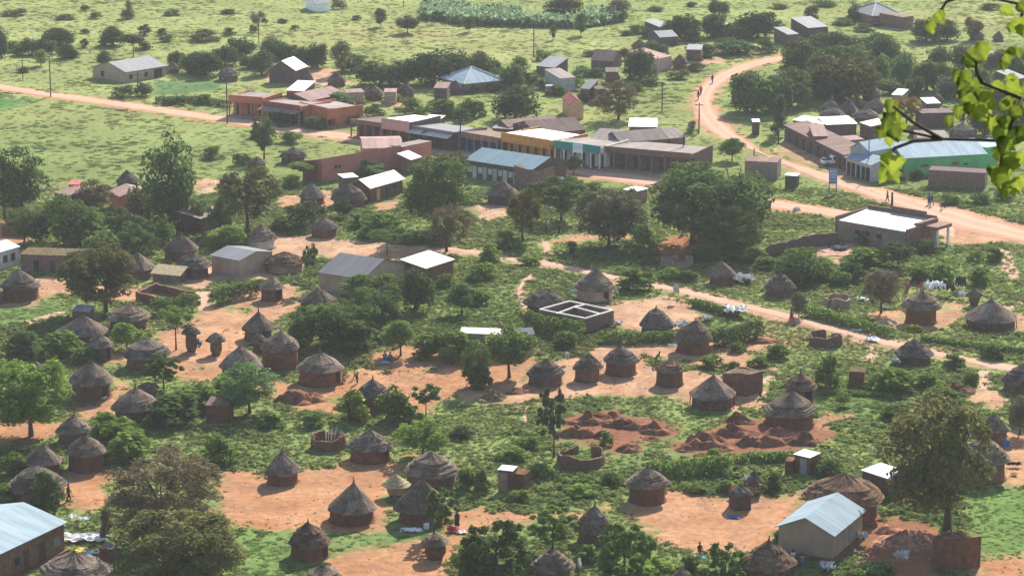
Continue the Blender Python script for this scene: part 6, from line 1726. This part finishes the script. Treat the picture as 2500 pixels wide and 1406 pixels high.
cover("weeds", "sparse low weeds and dry grass growing through the trodden yards", 22000, 232, 420, 4, .06, .2, .7, lambda c, f: np.where(c > .55, .5, .06), 7, .7, 3.6, .2)
def litter():
    """stones, husks and scraps lying about the yards"""
    rng = np.random.default_rng(55); n = 14000
    y = np.sqrt(rng.random(n) * (420 ** 2 - 232 ** 2) + 232 ** 2); x = (rng.random(n) * 2 - 1) * y * 1250 / F
    ok = (sample(DIRT, x, y) > .3) & ~sample(OCC, x, y) & (vnoise(x, y, 5, 21) > .42); x, y = x[ok], y[ok]; n = len(x)
    s = .03 + .09 * rng.random(n) ** 3
    base = np.array([[-1, -.6, 0], [1, -.8, 0], [.8, .9, 0], [-.9, .7, 0], [-.5, -.4, 1], [.6, -.3, .8], [.4, .5, 1.1], [-.6, .4, .7]])
    th = rng.uniform(0, 6.28, n); c, q = np.cos(th)[:, None], np.sin(th)[:, None]
    V = np.stack([(base[None, :, 0] * c - base[None, :, 1] * q) * s[:, None] + x[:, None], (base[None, :, 0] * q + base[None, :, 1] * c) * s[:, None] + y[:, None], np.repeat(base[None, :, 2], n, 0) * s[:, None] * .7], -1).reshape(-1, 3)
    fq = np.array([[4, 5, 6, 7], [0, 1, 5, 4], [1, 2, 6, 5], [2, 3, 7, 6], [3, 0, 4, 7]])
    Q = (fq[None] + 8 * np.arange(n)[:, None, None]).reshape(-1, 4)
    pal = np.array([[.18, .10, .07], [.30, .2, .14], [.10, .07, .05], [.42, .36, .3], [.55, .54, .5]])
    col = pal[rng.choice(5, n, p=[.35, .28, .22, .1, .05])]
    me = np_mesh("litter", V, Q, {"cc": np.repeat(col, 8, 0)})
    m, nt, p = base_mat("litter"); nt.links.new(N(nt, "ShaderNodeAttribute", attribute_name="cc").outputs["Color"], p.inputs["Base Color"]); p.inputs["Roughness"].default_value = 1
    tag(obj("litter", me, None, m), "stones, husks and scraps strewn over the bare yards", "litter", kind="stuff")
litter()

def crops():
    """far plantation of tall blue-green plants in loose rows"""
    rng = np.random.default_rng(31)
    poly = wpoly([(1028, 60), (1040, 18), (1180, 6), (1330, 20), (1440, 30), (1530, 52), (1420, 70), (1250, 66)])
    x = rng.uniform(poly[:, 0].min(), poly[:, 0].max(), 5200); y = rng.uniform(poly[:, 1].min(), poly[:, 1].max(), 5200)
    ok = (sdist(poly, x, y) > 0) & (vnoise(x, y, 14, 8) > .55); x, y = x[ok], y[ok]
    P = []; Nn = []
    for a, b in zip(x, y):
        k = 7; z = rng.random(k) ** .7 * rng.uniform(1.0, 2.4)
        P.append(np.stack([a + rng.normal(0, .45, k), b + rng.normal(0, .45, k), z], 1)); Nn.append(np.stack([rng.normal(0, 1, k), rng.normal(0, 1, k), np.full(k, .4)], 1))
    P = np.concatenate(P); Nn = np.concatenate(Nn)
    V, Q = leaf_quads(rng, P, Nn, .75, 2.4, -.8)
    me = np_mesh("crop_field", V, Q, {"v": np.repeat(rng.random(len(P)), 4)})
    tag(obj("crop_field", me, None, leaf_mat("crop", (.16, .25, .12), (.32, .43, .24), .5)), "far plantation of tall blue-green crop plants", "crops", kind="stuff")
crops()

# ------------------------------------------------------------------ the hillside the picture is taken from, and the tree whose branch hangs into it
def hill():
    n, k = 40, 30; V = []
    for i in range(n):
        for j in range(k):
            x = -150 + 300 * j / (k - 1); t = i / (n - 1)
            y = -60 + 170 * t
            z = 84.3 if y < 3 else max(-.5, 84.3 - (y - 3) * .98 - .0)
            z = z - abs(x) * .12 * (1 if y < 60 else .3) + 2 * (float(vnoise(x, y, 9, 4)) - .8) * (0 if abs(x) < 6 and y < 6 else 1)
            V.append((x, y, max(z, -.5)))
    Q = [(i * k + j, i * k + j + 1, (i + 1) * k + j + 1, (i + 1) * k + j) for i in range(n - 1) for j in range(k - 1)]
    b = MB(); b.add(V, Q)
    tag(b.build("hillside", mat("hill_scrub", (.10, .11, .05), .4, .6, 1, bump=.6, bscale=2), smooth=True), "scrubby hillside under the viewpoint", "hillside", kind="structure")
hill()

def near_branch():
    rng = random.Random(12)
    def at(px, py, d):
        v = ray(px, py); return Vector((v.x, v.y, v.z)) * (d / v.y) + Vector((0, 0, CAMZ))
    base = Vector((4.6, 10.2, 75.0)); top = at(2790, 330, 10.2)
    t = empty("overhanging_tree", base)
    b = MB(); L = lambda p: p - base
    b.tube([L(base - Vector((0, 0, 1.0))), L(base + Vector((.1, .05, 4))), L(base + Vector((.02, 0, 8))), L(top), L(top + Vector((.2, .1, 1.5)))], [.2, .16, .12, .09, .03], 8)
    twigs = [[(2790, 330, 10.2), (2640, 290, 10.1), (2495, 242, 10.0), (2440, 220, 10.0), (2398, 204, 10.0)],
             [(2790, 300, 10.2), (2600, 330, 10.2), (2470, 345, 10.2), (2385, 342, 10.2), (2300, 340, 10.2), (2193, 317, 10.1)],
             [(2495, 242, 10.0), (2470, 300, 9.9), (2450, 350, 9.9), (2440, 420, 9.9)],
             [(2300, 340, 10.2), (2230, 345, 10.1), (2185, 362, 10.1), (2176, 372, 10.1)],
             [(2300, 340, 10.2), (2230, 300, 10.1), (2180, 260, 10.1)],
             [(2790, 120, 10.4), (2620, 40, 10.3), (2500, 13, 10.3), (2430, -2, 10.3)], [(2430, -2, 10.3), (2360, -12, 10.2), (2310, 5, 10.2), (2295, 30, 10.2)],
             [(2398, 204, 10.0), (2385, 180, 10.0), (2382, 150, 10.0)], [(2500, 13, 10.3), (2490, 60, 10.2)]]
    b2 = MB()
    for tw in twigs:
        pts = [L(at(*q)) for q in tw]
        b2.tube(pts, [.0055 * (1 - .6 * i / (len(pts) - 1)) + .003 for i in range(len(pts))], 6)
    tr = b.build("trunk", M['bark'], t, smooth=True); b2.build("twig", M['bark'], t, smooth=True)
    # leaves: broad, folded along the midrib, hanging
    leaves = [(2295,45,48,.9),(2273,68,46,1.2),(2300,30,26,.7),(2385,140,72,.3),(2372,150,60,.8),(2400,125,60,1.4),(2360,190,50,1.2),(2345,205,44,1.6),(2385,215,64,1.0),(2400,235,70,1.5),
              (2355,235,56,1.2),(2370,265,62,1.6),(2395,280,60,1.1),(2410,262,54,.8),(2340,275,46,1.9),(2420,300,58,1.3),(2440,215,50,.4),(2475,215,60,.6),(2490,235,54,1.2),(2460,255,52,1.0),
              (2440,330,60,1.5),(2465,345,64,1.2),(2490,330,60,1.8),(2430,300,44,1.9),(2455,300,50,.9),(2480,280,54,1.3),(2440,380,58,1.7),(2465,405,70,1.4),(2490,390,60,1.6),(2440,440,76,1.5),(2470,455,70,1.4),(2425,420,52,1.9),(2450,475,40,1.5),(2495,440,60,1.2),
              (2175,262,58,1.6),(2190,285,52,1.2),(2165,300,66,1.7),(2185,325,62,1.4),(2200,310,44,1.0),(2150,325,44,2.0),(2172,345,40,1.6),(2178,400,78,1.5),(2158,425,66,1.8),(2185,430,56,1.3),(2195,395,50,1.1),(2165,385,50,1.6),
              (2460,28,50,.6),(2488,60,60,1.2),(2500,75,60,1.5),(2470,70,40,1.6),(2497,20,46,.8),(2485,130,40,1.0),(2470,125,34,.4),(2460,145,36,1.3)]
    leaves = [(px, py, s * 1.08, a_) for px, py, s, a_ in leaves] + [(px + rng.uniform(-26, 26), py + rng.uniform(-22, 26), s * rng.uniform(.8, 1.2), a_ + rng.uniform(-.7, .7)) for px, py, s, a_ in leaves if px > 2330 and py > 110 and rng.random() < .45]
    V = []; Q = []; vv = []
    for px, py, s, ang in leaves:
        d = rng.uniform(9.8, 10.4); c = L(at(px, py, d)); m = s * d / F * .75
        a = ang + rng.uniform(-.3, .3)
        ax = Vector((math.cos(a), rng.uniform(-.5, .5), -math.sin(a))).normalized()
        sd = ax.cross(Vector((rng.uniform(-.4, .4), 1, rng.uniform(-.1, .5)))).normalized(); nn = ax.cross(sd).normalized()
        if nn.z < 0: nn = -nn
        n0 = len(V); f = rng.uniform(.1, .4)
        prof = [(0, .02), (.06, .30), (.2, .48), (.36, .42), (.52, .50), (.68, .30), (.84, .17), (1, .01)]
        for u, wd in prof:
            o = c + ax * m * (u - .5) - nn * m * .15 * (2 * u - 1) ** 2
            wd *= rng.uniform(.85, 1.1)
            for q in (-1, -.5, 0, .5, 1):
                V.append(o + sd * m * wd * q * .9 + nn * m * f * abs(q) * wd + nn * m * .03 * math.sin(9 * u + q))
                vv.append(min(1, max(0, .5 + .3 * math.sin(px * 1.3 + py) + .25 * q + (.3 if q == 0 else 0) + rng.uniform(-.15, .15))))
        for i in range(len(prof) - 1):
            for k in range(4):
                Q.append((n0 + i * 5 + k, n0 + i * 5 + k + 1, n0 + (i + 1) * 5 + k + 1, n0 + (i + 1) * 5 + k))
    me = np_mesh("crown", np.array([tuple(p) for p in V]), np.array(Q), {"v": np.array(vv)}, True)
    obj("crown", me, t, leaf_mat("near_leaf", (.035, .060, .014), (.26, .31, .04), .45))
    tag(t, "near tree branch with sunlit yellow-green leaves hanging into view", "tree")
near_branch()

# ------------------------------------------------------------------ haze
b = MB(); b.box(-3300, 3300, -200, 3500, -2.5, 96.0)
hm = bpy.data.materials.new("haze"); hm.use_nodes = True
nt = hm.node_tree; nt.nodes.remove(nt.nodes["Principled BSDF"])
pv = N(nt, "ShaderNodeVolumePrincipled"); pv.inputs["Color"].default_value = (.95, .96, .94, 1); pv.inputs["Density"].default_value = HAZE
nt.links.new(pv.outputs[0], nt.nodes["Material Output"].inputs["Volume"])
tag(b.build("haze", hm), "thin pale daylight haze over the plain", "haze", kind="stuff")

# ------------------------------------------------------------------ a label of its own for every repeat, by look and by neighbours
def finish_labels():
    used = {o.get("label") for o in S.objects if o.get("label")}
    for o, desc, x, y in PEND:
        near = sorted(((math.hypot((x - lx) * 1.0, (y - ly) * .6), ref, lx, ly) for ref, lx, ly in LM), key=lambda q: q[0])
        near = [q for q in near if q[0] > .8][:8]
        cand = []
        for d, ref, lx, ly in near[:3]:
            dx, dy = x - lx, y - ly
            rel = ("behind" if dy > 0 else "in front of") if abs(dy) * .45 > abs(dx) else "beside"
            cand.append(f"{desc} {rel} the {ref}")
        for i in range(5):
            for j in range(i + 1, 6):
                if j < len(near): cand.append(f"{desc} between the {near[i][1]} and the {near[j][1]}")
        for d, ref, lx, ly in near[:6]:
            side = "right" if x > lx else "left"
            deep = "behind" if y > ly else "in front of"
            cand.append(f"{desc} {deep} and {side} of the {ref}")
        lab = next((c for c in cand if c not in used and len(c.split()) <= 16), None)
        if lab is None:
            lab = f"{desc} near the {near[0][1]}, {near[1][1]} side"
        used.add(lab); o["label"] = lab
finish_labels()
